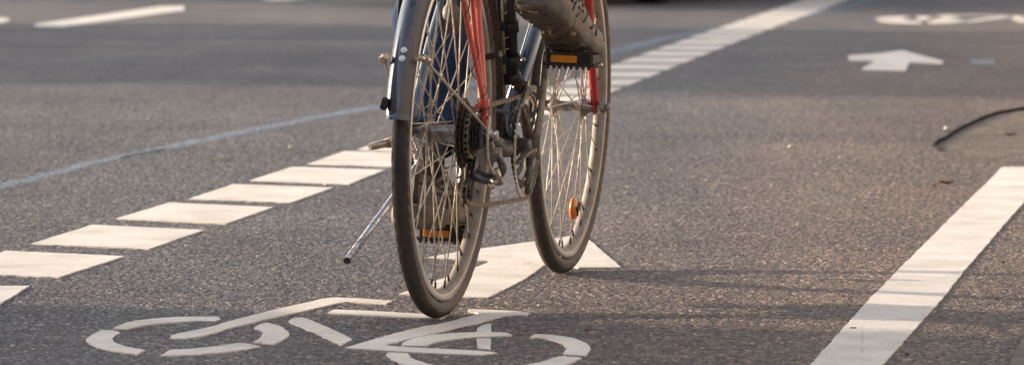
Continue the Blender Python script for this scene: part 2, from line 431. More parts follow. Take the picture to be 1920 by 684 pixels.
seg((fc.x - .1, fc.y - .35), (fc.x + .25, fc.y + .7), .07); seg((fc.x + .2, fc.y + .85), (fc.x + .42, fc.y), .07)
o = slab('bicycle_symbol', far, world=True, step=.05)
tag(o, 'far blurred white bicycle pictogram painted near the upper right corner', 'road marking')
o = slab('painted_dash', [[(1820,112.5),(1864,112.5),(1866,122),(1824,121)]], simple('worn_grey_paint', (.26, .26, .27), .8, 0, (.16, .16, .17), 14, (.4, .6)), h=.002, step=.05)
tag(o, 'faint worn grey dash on the asphalt right of the far arrow', 'road marking')

# wide broken line of blocks on the left
Lc = [(-2.0, 4.6), (-.944, 10.8), (-.56, 13.0), (-.322, 14.58), (.270, 18.63), (.597, 21.1), (1.056, 24.5), (1.96, 31.0), (3.4, 41.5), (6.3, 63.0)]
Wd = .275
def cl(y):
    for (x0, y0), (x1, y1) in zip(Lc, Lc[1:]):
        if y0 <= y <= y1: return x0 + (x1 - x0) * (y - y0) / (y1 - y0), (x1 - x0) / (y1 - y0)
grp = 'white blocks of the broken lane line'
near = [
 [(-200,575),(-110,538),(55,537),(-30,590)],
 [(-95,512),(10,471),(233,481.5),(109,521)],
 [(58.5,458),(172.7,422.7),(382,432.3),(279.7,467.6)],
 [(218.7,410.8),(317,380.8),(511.3,389.4),(423.5,420.4)],
 [(353.3,374.3),(437.5,346.4),(623.6,352.9),(545.3,380.5)],
 [(469.2,339.4),(547.6,313.9),(721.9,319.2),(654,346.1)],
 [(577.5,308.5),(645.8,284.6),(812,289),(752,314)],
 [(669.2,281.6),(733,259.5),(890,263.5),(832,287)]]
labs = ['corner of a white line block cut by the left edge just above the shade',
 'white line block whose left end runs out of the frame, second lowest in the row',
 'nearest white line block seen whole, lowest full parallelogram at left',
 'second whole white line block up the row from the lower left',
 'third whole white line block, middle one between frame edge and rear tyre',
 'fourth whole white line block, its right corner ending just short of the rear tyre',
 'white line block whose right end hides behind the rear tyre, level with its hub',
 'tip of a white line block just under the mudguard end beside the axle nut']
for p, l in zip(near, labs):
    tag(slab('line_block', [p]), l, 'line block', grp)
s = 15.22; k = 0
while s < 60:
    L = .555; Pd = .737; y0, y1 = s, s + L
    cs = []
    for yy in (y0, y1):
        x, m_ = cl(yy); n = Vector((1, -m_)).normalized()
        cs.append((x - n.x * Wd / 2, yy - n.y * Wd / 2)); cs.append((x + n.x * Wd / 2, yy + n.y * Wd / 2))
    if k < 4: l = 'white line block seen through the wheels and legs of the bicycle'
    else: l = 'blurred white block of the lane line running on right of the front wheel'
    if s < 31.5 or True:
        tag(slab('line_block', [[cs[0], cs[2], cs[3], cs[1]]], world=True, step=.05), l, 'line block', grp)
    s += Pd; k += 1
    if s > 34: break

# edge line on the right: joins a square end at y 314
rl = [(1448,760),(1484,722),(1520,684),(1575,623),(1630,562),(1695,496),(1762,430),(1800,392),(1835,358),(1860,334),(1879,314)]
rr = [(1992,314),(1955,347),(1918,382),(1885,419),(1852,458),(1815,500),(1770,556),(1725,607),(1690,646),(1655,684),(1620,722),(1580,762)]
o = slab('edge_line', [rl + rr]); tag(o, 'long solid white edge line running up the right side of the cycle lane', 'road marking')
# lane dashes at the upper left
o = slab('lane_dash', [[(66,46.5),(300,13),(345,12),(346,20),(118,51),(66,50)]], step=.06); tag(o, 'blurred white lane dash at the upper left', 'road marking', 'lane dashes of the car lane')
o = slab('lane_dash', [[(-190,80),(-170,74),(2,34),(18,36),(16,40),(-150,82)]], step=.06); tag(o, 'tip of a blurred lane dash at the left frame edge', 'road marking', 'lane dashes of the car lane')
o = slab('lane_dash', [[(488,1.5),(540,-7),(760,-36),(790,-36),(740,-24),(535,2)]], step=.08); tag(o, 'blurred lane dash touching the top frame edge left of the mudguard', 'road marking', 'lane dashes of the car lane')

# ribbons on the road: chalk line, bitumen joint
def ribbon(name, pts, wid, mat, z=.0012, sub=8, rag=.0, world=False, cols=5):
    P = smoothpath([Vector((p[0], p[1], 0)) if world else G(*p) for p in pts], sub)
    bm = bmesh.new(); lay = bm.verts.layers.float.new('edge'); rows = []
    for i, p in enumerate(P):
        d = (P[min(i + 1, len(P) - 1)] - P[max(i - 1, 0)]).normalized(); n = Vector((-d.y, d.x, 0))
        w = wid if not isinstance(wid, (list, tuple)) else wid[0] + (wid[1] - wid[0]) * i / (len(P) - 1)
        row = []
        for k in range(cols):
            t_ = k / (cols - 1) * 2 - 1
            q = p + n * (t_ * w / 2 + (noise.noise(p * 12) * rag)); q.z = z
            vtx = bm.verts.new(q); vtx[lay] = max(0, 1 - abs(t_)) ** .5 if cols > 2 else 1; row.append(vtx)
        rows.append(row)
    for a, b in zip(rows, rows[1:]):
        for k in range(cols - 1): bm.faces.new((a[k], a[k + 1], b[k + 1], b[k]))
    return obj(name, bm, mat)
o = ribbon('chalk_line', [(-60,366),(0,350),(60,336),(120,320),(175,305),(235,294),(300,280),(380,264),(470,245),(560,228),(640,212),(720,199),(800,180),(950,145),(1100,108),(1160,95),(1230,77),(1290,65),(1380,50),(1470,37),(1560,18),(1640,-1),(1700,-18)], (.075, .16), M['blue'], .0015, 10, .010)
tag(o, 'faded light blue chalk line curving across the road', 'chalk line')
o = ribbon('crack_in_road', [(225,298),(250,292),(280,286),(305,280)], .012, M['bitumen'], .0025, 6, .008); tag(o, kind='structure')
def blotch(name, cx, cy, rx, ry, mat, z=.0014):
    c = G(cx, cy); bm = bmesh.new(); lay = bm.verts.layers.float.new('edge'); n = 28; rings = []
    for r in (.02, .45, .8, 1):
        rings.append([bm.verts.new((c.x + rx * r * math.cos(2*pi*k/n) * (1+.2*noise.noise(Vector((k*.7, r, cx)))), c.y + ry * r * math.sin(2*pi*k/n), z)) for k in range(n)])
        for v_ in rings[-1]: v_[lay] = 1 - r
    for a, b in zip(rings, rings[1:]):
        for k in range(n): bm.faces.new((a[k], a[(k+1)%n], b[(k+1)%n], b[k]))
    bm.faces.new(rings[0])
    return tag(obj(name, bm, mat), kind='structure')
blotch('stain', 205, 286, .06, .25, M['smear']); blotch('stain', 1095, 533, .05, .05, M['smear'])
blotch('stain', 345, 356, .05, .10, M['smear']); blotch('stain', 1560, 372, .10, .35, M['smear'])

# patched ground and its joint on the right
pp = [G(*p) for p in [(1757,276),(1765,284),(1790,291),(1830,298),(1890,306),(1975,311),(2120,314),(2120,170),(2000,192),(1922,206),(1860,218),(1812,238),(1778,258),(1760,268)]]
M['dust'] = decal_mat('dust_coat', (.27, .215, .165), .34, .70, 9, .8)
bm = bmesh.new(); lay = bm.verts.layers.float.new('edge'); cp = sum(pp, Vector()) / len(pp); rings = []
for t_, e_ in ((.0, 1), (.6, 1), (.86, .9), (1, .35)):
    if t_ == 0: cv = bm.verts.new((cp.x, cp.y, .0022)); cv[lay] = 1; continue
    rr_ = [bm.verts.new((cp.x + (p.x - cp.x) * t_, cp.y + (p.y - cp.y) * t_, .0022)) for p in pp]
    for v_ in rr_: v_[lay] = e_
    rings.append(rr_)
n_ = len(pp)
for k in range(n_): bm.faces.new((cv, rings[0][k], rings[0][(k + 1) % n_]))
for a, b in zip(rings, rings[1:]):
    for k in range(n_): bm.faces.new((a[k], b[k], b[(k + 1) % n_], a[(k + 1) % n_]))
tag(obj('worn_paving', bm, M['dust']), kind='structure')
bm = bmesh.new(); jp = smoothpath([G(*p) for p in [(2120,168),(2000,190),(1920,205),(1862,216),(1812,237),(1778,257),(1759,267),(1755,275),(1764,284)]], 8)
tube(bm, [p + Vector((noise.noise(p * 3) * .008, noise.noise(p * 3) * .025, .002)) for p in jp], [.0078 + .0020 * noise.noise(jp[i] * 6) - .007 * max(0, (i - len(jp) * .8) / (len(jp) * .2)) for i in range(len(jp))], 8)
o = obj('drain_joint', bm, M['bitumen'])
tag(o, kind='structure')
bm = bmesh.new()
kp = [G(*p) for p in [(1898,684),(1912,656),(1930,630),(2100,630),(2100,730),(1878,730)]]
f = bm.faces.new([bm.verts.new((p.x, p.y, .012)) for p in kp]); r_ = bmesh.ops.extrude_face_region(bm, geom=[f])
bmesh.ops.translate(bm, vec=(0, 0, -.03), verts=[e for e in r_['geom'] if isinstance(e, bmesh.types.BMVert)])
tag(obj('kerb', bm, M['concrete']), kind='structure')

# litter: leaves and pebbles
def leaf(px, py, s, rot, label, mat=M['leafdry']):
    bm = bmesh.new(); n = 7; L_ = []; R_ = []; Cc = []
    for i in range(n + 1):
        t_ = i / n; w = math.sin(pi * min(1, t_ * 1.02)) ** .8 * .32 * (1 - .3 * t_)
        z = .12 + .35 * abs(t_ - .5) ** 1.2 + random.uniform(0, .05)
        Cc.append(bm.verts.new((t_ - .5, 0, z - .08))); L_.append(bm.verts.new((t_ - .5, w, z + .25 * w + .05))); R_.append(bm.verts.new((t_ - .5, -w, z + .1 * w)))
    for i in range(n):
        bm.faces.new((Cc[i], Cc[i+1], L_[i+1], L_[i])); bm.faces.new((Cc[i], R_[i], R_[i+1], Cc[i+1]))
    tube(bm, [(-.5, 0, .2), (-.75, .05, .15)], .02, 5)
    bmesh.ops.remove_doubles(bm, verts=bm.verts, dist=1e-4)
    o = obj('fallen_leaf', bm, mat, smooth=True); p = G(px, py)
    o.location = (p.x, p.y, .0005); o.scale = (s, s, s); o.rotation_euler = (0, 0, rot)
    return tag(o, label, 'leaf', 'fallen leaves')
leaf(1775,348,.042,.3,'curled brown leaf lying left of the edge line end')
leaf(1752,351,.02,1.3,'tiny brown leaf scrap beside the curled leaf')
leaf(1600,617,.012,.4,'tiny red brown leaf scrap on the white edge line')
leaf(1881,495,.018,1.1,'small tan leaf on the asphalt right of the edge line'); leaf(1700,668,.016,2.1,'small tan leaf by the lower end of the edge line')
leaf(1895,257,.04,.2,'dark leaf on the worn paving at the right edge'); leaf(1102,622,.016,.8,'tiny orange leaf scrap right of the painted bicycle')
leaf(1870,562,.013,.8,'tiny green leaf scrap right of the shaded edge line', M['leaf'])
def pebble(px, py, s, label, mat=None):
    bm = bmesh.new(); bmesh.ops.create_icosphere(bm, subdivisions=2, radius=.5)
    for v_ in bm.verts: v_.co *= 1 + .25 * noise.noise(v_.co * 2 + Vector((px, 0, 0))); v_.co.z *= .55
    o = obj('pebble', bm, mat or M['pebble'], smooth=True); p = G(px, py); o.location = (p.x, p.y, s * .22); o.scale = (s, s, s)
    return tag(o, label, 'pebble', 'pale pebbles on the road')
pebble(546,277,.014,'round pale pebble above the broken line on the left'); pebble(1482,277,.016,'pale pebble alone in the lane right of the bicycle')
pebble(1775,243,.020,'pale pebble beside the dark drain joint'); pebble(1575,296,.010,'very small grey pebble below and right of the lone pale pebble')
pebble(612,348,.014,'pale pebble touching a block of the broken line')

# fine loose grit along the right edge
bm = bmesh.new()
for i in range(1500):
    px_ = random.uniform(1150, 2000); py_ = random.uniform(330, 690)
    if random.random() > .06 and px_ < 1920 - (py_ - 382) * .85: continue
    p = G(px_, py_); s_ = random.uniform(.0006, .0019)
    bmesh.ops.create_icosphere(bm, subdivisions=1, radius=s_, matrix=Matrix.Translation((p.x, p.y, s_ * .5)) @ Matrix.Rotation(random.random() * 3, 4, 'X'))
tag(obj('loose_grit', bm, simple('grit', (.30, .26, .21), .9, 0, (.5, .44, .36), 40, (.4, .6))), 'loose pale grit scattered along the right edge line', 'grit', kind='stuff')

# ------------------------------------------------------------------ bicycle
TH, LEAN, WB, WR = .234, R(2.0), 1.037, .345
base = Vector((-.1351, 9.149, 0))
MB_ = Matrix.Translation(base) @ Matrix.Rotation(pi / 2 - TH, 4, 'Z') @ Matrix.Rotation(LEAN, 4, 'X')
bike = empty('bicycle', None, MB_)
tag(bike, 'ridden city bicycle with chrome mudguard, red stays and muddy tyres seen from behind', 'bicycle')

def make_wheel(center, spoke_n, drive, rot0, label):
    wh = empty('wheel', bike, Matrix.Translation(center)); wh['label'] = label
    # tyre: torus with zones and cut tread
    bm = bmesh.new(); lay = bm.verts.layers.float.new('zone'); n, mseg = 240, 20; r0 = .0168; Rc = WR - r0
    rings = []
    for i in range(n):
        a = 2 * pi * i / n; ring = []
        for k in range(mseg):
            ph = 2 * pi * k / mseg
            rr_ = r0; out = math.cos(ph)
            # shoulder blocks, slanting
            if .12 < out < .95 and (i + int(out * 4)) % 3 == 0: rr_ -= .0024
            if out >= .93 and i % 2 == 0 and k != 0: rr_ -= .0006
            q = Rc + rr_ * math.cos(ph)
            vtx = bm.verts.new((q * math.cos(a), -rr_ * math.sin(ph) * 1.0, q * math.sin(a)))
            vtx[lay] = .15 if out > .45 else (.5 if out > .2 else .85)
            ring.append(vtx)
        rings.append(ring)
    for i in range(n):
        a_, b_ = rings[i], rings[(i + 1) % n]
        for k in range(mseg):
            if math.cos(2*pi*(k+.5)/mseg) < -.86: continue
            f = bm.faces.new((a_[k], a_[(k+1) % mseg], b_[(k+1) % mseg], b_[k])); f.smooth = True
    obj('tyre', bm, M['tyre'], wh)
    ro = WR - .0318
    bm = bmesh.new()
    lathe(bm, [(ro, -.0125), (ro, -.0105), (ro - .006, -.0095), (ro - .006, .0095), (ro, .0105), (ro, .0125), (ro - .013, .0128), (ro - .0155, .0115), (ro - .0205, .0085), (ro - .022, 0), (ro - .0205, -.0085), (ro - .0155, -.0115), (ro - .013, -.0128)], n=120)
    rim = obj('rim', bm, [M['rim'], M['brake_track']], wh)
    for p in rim.data.polygons:
        if abs(p.normal.y) > .97: p.material_index = 1
    # hub
    bm = bmesh.new(); s = .001
    if not drive:
        lathe(bm, [(.004, -.060), (.009, -.055), (.012, -.042), (.019, -.036), (.020, -.033), (.019, -.030), (.0125, -.027), (.0105, -.02), (.0105, .02), (.0125, .027), (.019, .030), (.020, .033), (.019, .036), (.012, .042), (.009, .055), (.004, .060)], n=32)
    else: lathe(bm, [(.005, -.055), (.011, -.05), (.014, -.040), (.0155, -.034), (.025, -.0325), (.026, -.030), (.025, -.0275), (.0165, -.025), (.0155, -.02), (.0155, .018), (.0165, .022), (.025, .0235), (.026, .026), (.025, .0285), (.014, .031), (.011, .045), (.005, .05)], n=32)
    obj('hub', bm, M['alu'], wh)
    bm = bmesh.new(); tube(bm, [(0, .085, 0), (0, -.088, 0)], .005, 10); tube(bm, [(0, .078, 0), (0, .066, 0)], .010, 8); tube(bm, [(0, -.068, 0), (0, -.078, 0)], .010, 8)
    obj('axle', bm, M['alu'], wh)
    # spokes, each one its own
    fl, fr = (.030, .026) if drive else (.0305, .0305)
    for i in range(spoke_n):
        side = 1 if i % 2 else -1
        fo = fr if side > 0 else fl
        a_r = rot0 + 2 * pi * i / spoke_n
        crossd = (1 if (i // 2) % 2 else -1)
        a_h = a_r + crossd * R(68)
        hr = .0235 if drive else .0175
        p0 = Vector((hr * math.cos(a_h), -side * fo, hr * math.sin(a_h)))
        rr_ = ro - .0215
        p1 = Vector((rr_ * math.cos(a_r), -side * .002, rr_ * math.sin(a_r)))
        d = (p1 - p0)
        bm = bmesh.new(); tube(bm, [p0, p1 - d.normalized() * .012], .00135, 6)
        tube(bm, [p1 - d.normalized() * .013, p1 + d.normalized() * .001], .0023, 6, mi=1)
        obj('spoke', bm, [M['spoke'], M['nipple']], wh)
    bm = bmesh.new(); a = rot0 + 2 * pi * (10.5) / spoke_n; rr_ = ro - .022
    tube(bm, [(rr_ * math.cos(a), 0, rr_ * math.sin(a)), ((rr_ - .03) * math.cos(a), 0, (rr_ - .03) * math.sin(a))], .003, 8)
    obj('valve', bm, M['black'], wh)
    return wh

rearw = make_wheel(B(0, 0, WR), 36, True, R(4), 'rear wheel with clogged spokes and cassette')
frontw = make_wheel(B(WB, 0, WR), 36, False, R(9), 'front wheel with orange spoke reflector')

# spoke reflector on the front wheel
bm = bmesh.new()
q0 = B(.036, .010, -.213)
L_ = .034
for (dx, sx) in ((0, 1),):
    r_ = bmesh.ops.create_uvsphere(bm, u_segments=20, v_segments=12, radius=1, matrix=Matrix.Translation(q0) @ Matrix.Rotation(R(-8), 4, 'Y') @ Matrix.Diagonal((.024, .0085, .024, 1)))
o = obj('spoke_reflector', bm, M['orange'], frontw, smooth=True)
bm = bmesh.new(); box(bm, q0 + Vector((.0, -.004, 0)), (.02, .016, .010), Matrix.Rotation(R(-8), 3, 'Y')); box(bm, q0 + Vector((.008, -.0005, -.002)), (.030, .019, .005), Matrix.Rotation(R(-60), 3, 'Y')); obj('reflector_clip', bm, M['black'], frontw)

# cassette: nine toothed sprockets
def gear(bm, c, r, teeth, v0, th, depth=.004, inner=None, mi=0):
    n = teeth * 4; ro = []
    for k in range(n):
        ph = k % 4; rr_ = r if ph in (1, 2) else r - depth
        a = 2 * pi * k / n
        ro.append((rr_ * math.cos(a), rr_ * math.sin(a)))
    inner = inner or r * .45
    A = [bm.verts.new(c + Vector((x, -(v0 - th / 2), z))) for x, z in ro]; Bv = [bm.verts.new(c + Vector((x, -(v0 + th / 2), z))) for x, z in ro]
    Ai = [bm.verts.new(c + Vector((inner * math.cos(2*pi*k/n), -(v0 - th / 2), inner * math.sin(2*pi*k/n)))) for k in range(n)]
    Bi = [bm.verts.new(c + Vector((inner * math.cos(2*pi*k/n), -(v0 + th / 2), inner * math.sin(2*pi*k/n)))) for k in range(n)]
    for k in range(n):
        j = (k + 1) % n
        for q in ((A[k], A[j], Bv[j], Bv[k]), (Ai[k], Bi[k], Bi[j], Ai[j]), (A[k], Ai[k], Ai[j], A[j]), (Bv[k], Bv[j], Bi[j], Bi[k])):
            f = bm.faces.new(q); f.material_index = mi
hubc = B(0, 0, WR)
cas = empty('cassette', bike, Matrix.Translation(hubc))
radii = [(.066, 32), (.058, 28), (.050, 24), (.0445, 21), (.0385, 18), (.034, 16), (.030, 14), (.027, 13)]
for i, (r_, tn) in enumerate(radii):
    bm = bmesh.new(); gear(bm, Vector((0, 0, 0)), r_, tn, .034 + i * .0051, .0024, .0045, r_ * .5)
    obj('sprocket', bm, M['greasy'], cas)
bm = bmesh.new(); lathe(bm, [(.006, .030), (.030, .030), (.022, .045), (.017, .078), (.006, .079)], n=24); obj('freewheel_body', bm, M['greasy'], cas)

# axle nut and lever on the left, bolt head on the right
bm = bmesh.new(); tube(bm, [B(-.02, -.078, .328), B(-.045, -.100, .323)], [.009, .0105], 12); tube(bm, [B(-.04, -.094, .3245), B(-.07, -.126, .316)], [.0085, .0075], 6)
obj('axle_peg', bm, M['brass'], bike)
bm = bmesh.new(); tube(bm, [B(0, .075, WR), B(0, .087, WR)], .0125, 6); tube(bm, [B(0, .087, WR), B(0, .100, WR)], .0085, 14)
obj('axle_nut', bm, M['chrome'], bike)

# frame
BBp = B(.44, 0, .298)
ST = B(.265, 0, .83); HT0 = B(.90, 0, .66); HT1 = B(.855, 0, .83)
bm = bmesh.new()
tube(bm, [BBp, ST], .0165, 20); tube(bm, [BBp, HT0], .0165, 20); tube(bm, [ST + B(0, 0, -.03), HT1 + B(.01, 0, -.03)], .014, 16)
tube(bm, [HT0 + B(.01, 0, -.035), HT1 + B(-.005, 0, .02)], .019, 20)
tube(bm, [B(.44, -.036, .298), B(.44, .036, .298)], .021, 24)
for s_ in (1, -1):
    tube(bm, smoothpath([BBp + B(-.01, s_ * .02, 0), B(.33, s_ * .032, .305), B(.15, s_ * .055, .325), B(.01, s_ * .071, .344)], 6), [.012] * 12 + [.009] * 7, 14)
    box(bm, B(.0, s_ * .072, WR), (.04, .006, .045), bev=.0015)
tube(bm, smoothpath([B(.012, -.066, .36), B(.06, -.056, .48), B(.12, -.040, .60), B(.255, -.018, .82)], 6), .0100, 14)
tube(bm, [B(.34, -.04, .37), B(.34, .04, .37)], .006, 8)
obj('frame', bm, M['frame'], bike)
bm = bmesh.new(); tube(bm, smoothpath([B(.015, .076, .335), B(.10, .070, .325), B(.25, .050, .300), B(.41, .03, .296)], 6), [.0105] * 6 + [.0115] * 6 + [.014] * 7, 14); obj('chain_stay', bm, M['greasy'], bike)
# bottle bosses on the down tube
for t_ in (.26, .40):
    c = BBp.lerp(HT0, t_); nrm = B(-.60, 0, .80)
    bm = bmesh.new(); tube(bm, [c + nrm * .0155, c + nrm * .0195], .0052, 12); tube(bm, [c + nrm * .0195, c + nrm * .021], .003, 8); obj('bottle_boss', bm, M['brass'], bike)
# bare gear cables along the tube
for k, off in enumerate((.010, -.008)):
    bm = bmesh.new(); tube(bm, [BBp + B(.02, off, .018 + .012), HT0 + B(-.04, off, .0)], .0014, 6); obj('gear_cable', bm, M['black'], bike)

# red right stay and carrier struts
bm = bmesh.new(); tube(bm, smoothpath([B(.008, .0725, .362), B(.015, .066, .42), B(.045, .052, .49), B(.100, .030, .59), B(.15, .028, .70), B(.22, .014, .80)], 6), .0070, 14)
box(bm, B(.004, .075, .362), (.018, .010, .03), bev=.002); obj('seat_stay', bm, M['red'], bike)
for nm, pts in (('carrier_strut', [B(.0, .074, .385), B(-.01, .066, .45), B(-.015, .048, .58), B(-.02, .044, .72)]), ('carrier_strut', [B(-.006, .075, .385), B(-.025, .071, .43), B(-.075, .047, .58), B(-.11, .032, .72)])):
    bm = bmesh.new(); tube(bm, smoothpath(pts, 5), .0052, 12); obj(nm, bm, M['red'], bike)
bm = bmesh.new(); box(bm, B(.000, .073, .40), (.022, .016, .024), bev=.004); tube(bm, [B(-.012, .069, .398), B(-.02, .062, .398)], .005, 8); obj('strut_clamp', bm, M['red'], bike)
# cable ties wound round the stay
sp = smoothpath([B(-.006, .075, .385), B(-.025, .071, .43), B(-.075, .047, .58), B(-.11, .032, .72)], 12)
bm = bmesh.new(); pts = []
for i in range(97):
    t_ = i / 96 * (len(sp) - 1.01); p = sp[int(t_)].lerp(sp[int(t_) + 1], t_ - int(t_)); a = i / 96 * 2 * pi * 5.5
    pts.append(p + Vector((math.cos(a) * .0105, math.sin(a) * .0105, 0)))
tube(bm, pts, .0012, 6); obj('cable', bm, M['black'], bike)
bm = bmesh.new(); 
for s_ in (-1, 1): tube(bm, [B(-.30, s_ * .06, .72), B(.17, s_ * .06, .72)], .005, 8)
for u in (-.30, -.2, -.1, 0, .1, .17): tube(bm, [B(u, -.06, .72), B(u, .06, .72)], .004, 8)
tube(bm, [B(-.02, -.088, .385), B(-.03, -.088, .58), B(-.05, -.062, .72)], .0045, 8)
tube(bm, [B(-.02, .044, .72), B(-.02, .06, .72)], .0055, 8); tube(bm, [B(-.11, .032, .72), B(-.11, .06, .72)], .0055, 8)
tube(bm, [B(.16, .06, .72), B(.24, .015, .80)], .004, 8)
obj('luggage_carrier', bm, M['black'], bike)

# seat tube fittings: black pump with clips
bm = bmesh.new()
pa = B(.392, .030, .44); pb = B(.320, .030, .66)
tube(bm, [pa, pb], .0135, 16); tube(bm, [pa + B(.006, 0, -.02), pa], [.009, .0135], 16)
pump = obj('pump', bm, M['black'], bike)
for t_ in (.12, .42, .74):
    c = pa.lerp(pb, t_); d = (pb - pa).normalized()
    bm = bmesh.new(); tube(bm, [c - d * .011, c + d * .011], .0175, 20); box(bm, c + B(-.010, -.014, 0), (.03, .02, .018), bev=.003)
    obj('clip', bm, M['black'], pump)
bm = bmesh.new(); tube(bm, [pa + B(-.016, -.010, 0), pb + B(-.016, -.010, 0)], .003, 8)
for t_ in (.2, .3, .52, .62, .85): 
    c = pa.lerp(pb, t_) + B(-.016, -.010, 0); tube(bm, [c, c + B(-.004, .010, .006)], .0014, 5)
obj('pump_rod', bm, M['spoke'], pump)

# rear mudguard: curved chrome strip with muddy inner face
def guard_arc(a0, a1, name, half=.0242, rad=.372, n=60):
    bm = bmesh.new(); prof = []
    for k in range(13):
        s_ = k / 12 * 2 - 1
        prof.append((rad - .016 * abs(s_) ** 2.4, s_ * half))
    inn = [(r - .0012, v * .985) for r, v in prof]
    O = []; I = []
    for i in range(n + 1):
        a = a0 + (a1 - a0) * i / n
        O.append([bm.verts.new(hubc + Vector((r * math.cos(a), -v, r * math.sin(a)))) for r, v in prof])
        I.append([bm.verts.new(hubc + Vector((r * math.cos(a), -v, r * math.sin(a)))) for r, v in inn])
    for i in range(n):
        for k in range(12):
            f = bm.faces.new((O[i][k], O[i][k+1], O[i+1][k+1], O[i+1][k])); f.smooth = True
            f = bm.faces.new((I[i][k], I[i+1][k], I[i+1][k+1], I[i][k+1])); f.material_index = 1; f.smooth = True
        for k in (0, 12): bm.faces.new((O[i][k], O[i+1][k], I[i+1][k], I[i][k]))
    for i in (0, n):
        for k in range(12): bm.faces.new((O[i][k], I[i][k], I[i][k+1], O[i][k+1]))
    return obj(name, bm, [M['guard'], M['guard_in']], bike, recalc=False)
mg = guard_arc(R(-5), R(173.5), 'mudguard', n=90); mg['label'] = 'long chrome rear mudguard splashed with mud inside'
def onguard(adeg, v, r=.372):
    a = R(adeg); return hubc + Vector((r * math.cos(a), -v, r * math.sin(a)))
# bolts and stay clamps on the mudguard
for adeg, v in ((153.8, .002), (156.3, .001)):
    bm = bmesh.new(); c = onguard(adeg, v); d = (c - onguard(adeg, v, .3)).normalized()
    tube(bm, [c - d * .002, c + d * .003], .0058, 12); tube(bm, [c + d * .003, c + d * .0055], .0036, 10); obj('bolt', bm, M['white_bolt'], mg)
for s_ in (-1, 1):
    c = onguard(155.3, s_ * .034, .362)
    bm = bmesh.new(); tube(bm, [c + B(-.012, s_ * -.006, .002), c + B(.006, s_ * .006, -.002)], .0062, 10); tube(bm, [c + B(.004, s_ * .004, 0), c + B(.016, s_ * .008, -.006)], .0078, 10); obj('stay_clamp', bm, M['brass'], mg)
    bm = bmesh.new(); tube(bm, [c + B(.01, s_ * .004, -.003), B(-.004, s_ * .084, .350)], .0023, 8); obj('mudguard_stay', bm, M['spoke'], mg)
bm = bmesh.new(); c = onguard(171, -.028, .366); box(bm, c + Vector((0, -.004, .012)), (.012, .014, .024), Matrix.Rotation(R(14), 3, 'X'), bev=.005); obj('end_tab', bm, M['black'], mg)

# dynamo on the left stay, wires
bm = bmesh.new(); dc = B(.10, -.022, .56)
tube(bm, [dc + B(0, 0, -.035), dc + B(0, 0, -.03), dc + B(0, 0, -.005), dc + B(0, 0, .012), dc + B(0, 0, .02), dc + B(0, 0, .05)], [.012, .0185, .020, .016, .010, .008], 18)
for k in range(5): tube(bm, [dc + B(0, 0, -.03 + k * .004), dc + B(0, 0, -.028 + k * .004)], .0205, 18)
dyn = obj('dynamo', bm, simple('dynamo_alloy', (.17, .155, .135), .55, .3, (.10, .075, .055), 80), bike)
bm = bmesh.new(); tube(bm, smoothpath([dc + B(0, 0, -.035), dc + B(-.01, -.02, -.07), dc + B(-.01, -.032, -.10), dc + B(.0, -.02, -.15), dc + B(-.01, -.045, -.18)], 8), .0013, 6); obj('wire', bm, M['lace'], dyn)
bm = bmesh.new(); cc = B(.065, -.062, .485); tube(bm, [cc + Vector((.013 * math.cos(a * pi / 8), .013 * math.sin(a * pi / 8), .002 * math.cos(a))) for a in range(16)], .0013, 6, closed=True); obj('cable_tie', bm, M['black'], bike)
bm = bmesh.new(); box(bm, B(.10, .055, .485), (.03, .045, .012), Matrix.Rotation(R(-14), 3, 'X'), bev=.002); obj('lamp_bracket', bm, M['black'], bike)

# kickstand
bm = bmesh.new()
k0 = B(.05, -.060, .285); k1 = B(-.27, -.108, .122)
tube(bm, [k0, k0.lerp(k1, .35), k1], [.0068, .0068, .0066], 16)
ks = obj('kickstand', bm, M['chrome'], bike)
bm = bmesh.new(); tube(bm, [k1, k1 + (k1 - k0).normalized() * .003], .0068, 16); obj('foot', bm, M['black'], ks)
bm = bmesh.new(); tube(bm, smoothpath([B(.02, -.078, .35), B(.04, -.074, .325), B(.055, -.067, .30), B(.05, -.060, .27)], 6), .010, 12, squash=(1, .6)); obj('kickstand_bracket', bm, M['chrome'], bike)

# crankset
CH_V = .052
crs = empty('crankset', bike, Matrix.Translation(BBp))
bm = bmesh.new(); gear(bm, Vector((0, 0, 0)), .1045, 50, CH_V, .0028, .0045, .092); obj('chainring', bm, M['ring'], crs)
bm = bmesh.new(); gear(bm, Vector((0, 0, 0)), .083, 40, CH_V - .008, .0028, .004, .066); obj('chainring', bm, M['greasy'], crs)
bm = bmesh.new(); gear(bm, Vector((0, 0, 0)), .060, 28, CH_V - .016, .0028, .004, .045); obj('chainring', bm, M['greasy'], crs)
bm = bmesh.new(); lathe(bm, [(.004, .03), (.016, .03), (.017, .05), (.024, .056), (.024, .064), (.012, .072), (.004, .073)], n=32)
for k in range(5):
    a = R(90 + 72 * k + 36) if True else 0
    p0 = Vector((.022 * math.cos(a), -(CH_V + .010), .022 * math.sin(a))); p1 = Vector((.094 * math.cos(a), -(CH_V + .003), .094 * math.sin(a)))
    tube(bm, [p0, p0.lerp(p1, .5), p1], [.011, .0072, .0055], 10, squash=(1, .45))
obj('spider', bm, M['spider'], crs)
bm = bmesh.new(); lathe(bm, [(.004, -.05), (.022, -.045), (.0235, .02), (.0235, .032), (.004, .034)], n=24); obj('bottom_bracket', bm, M['black'], crs)
CRL = .170
UPR = R(2)
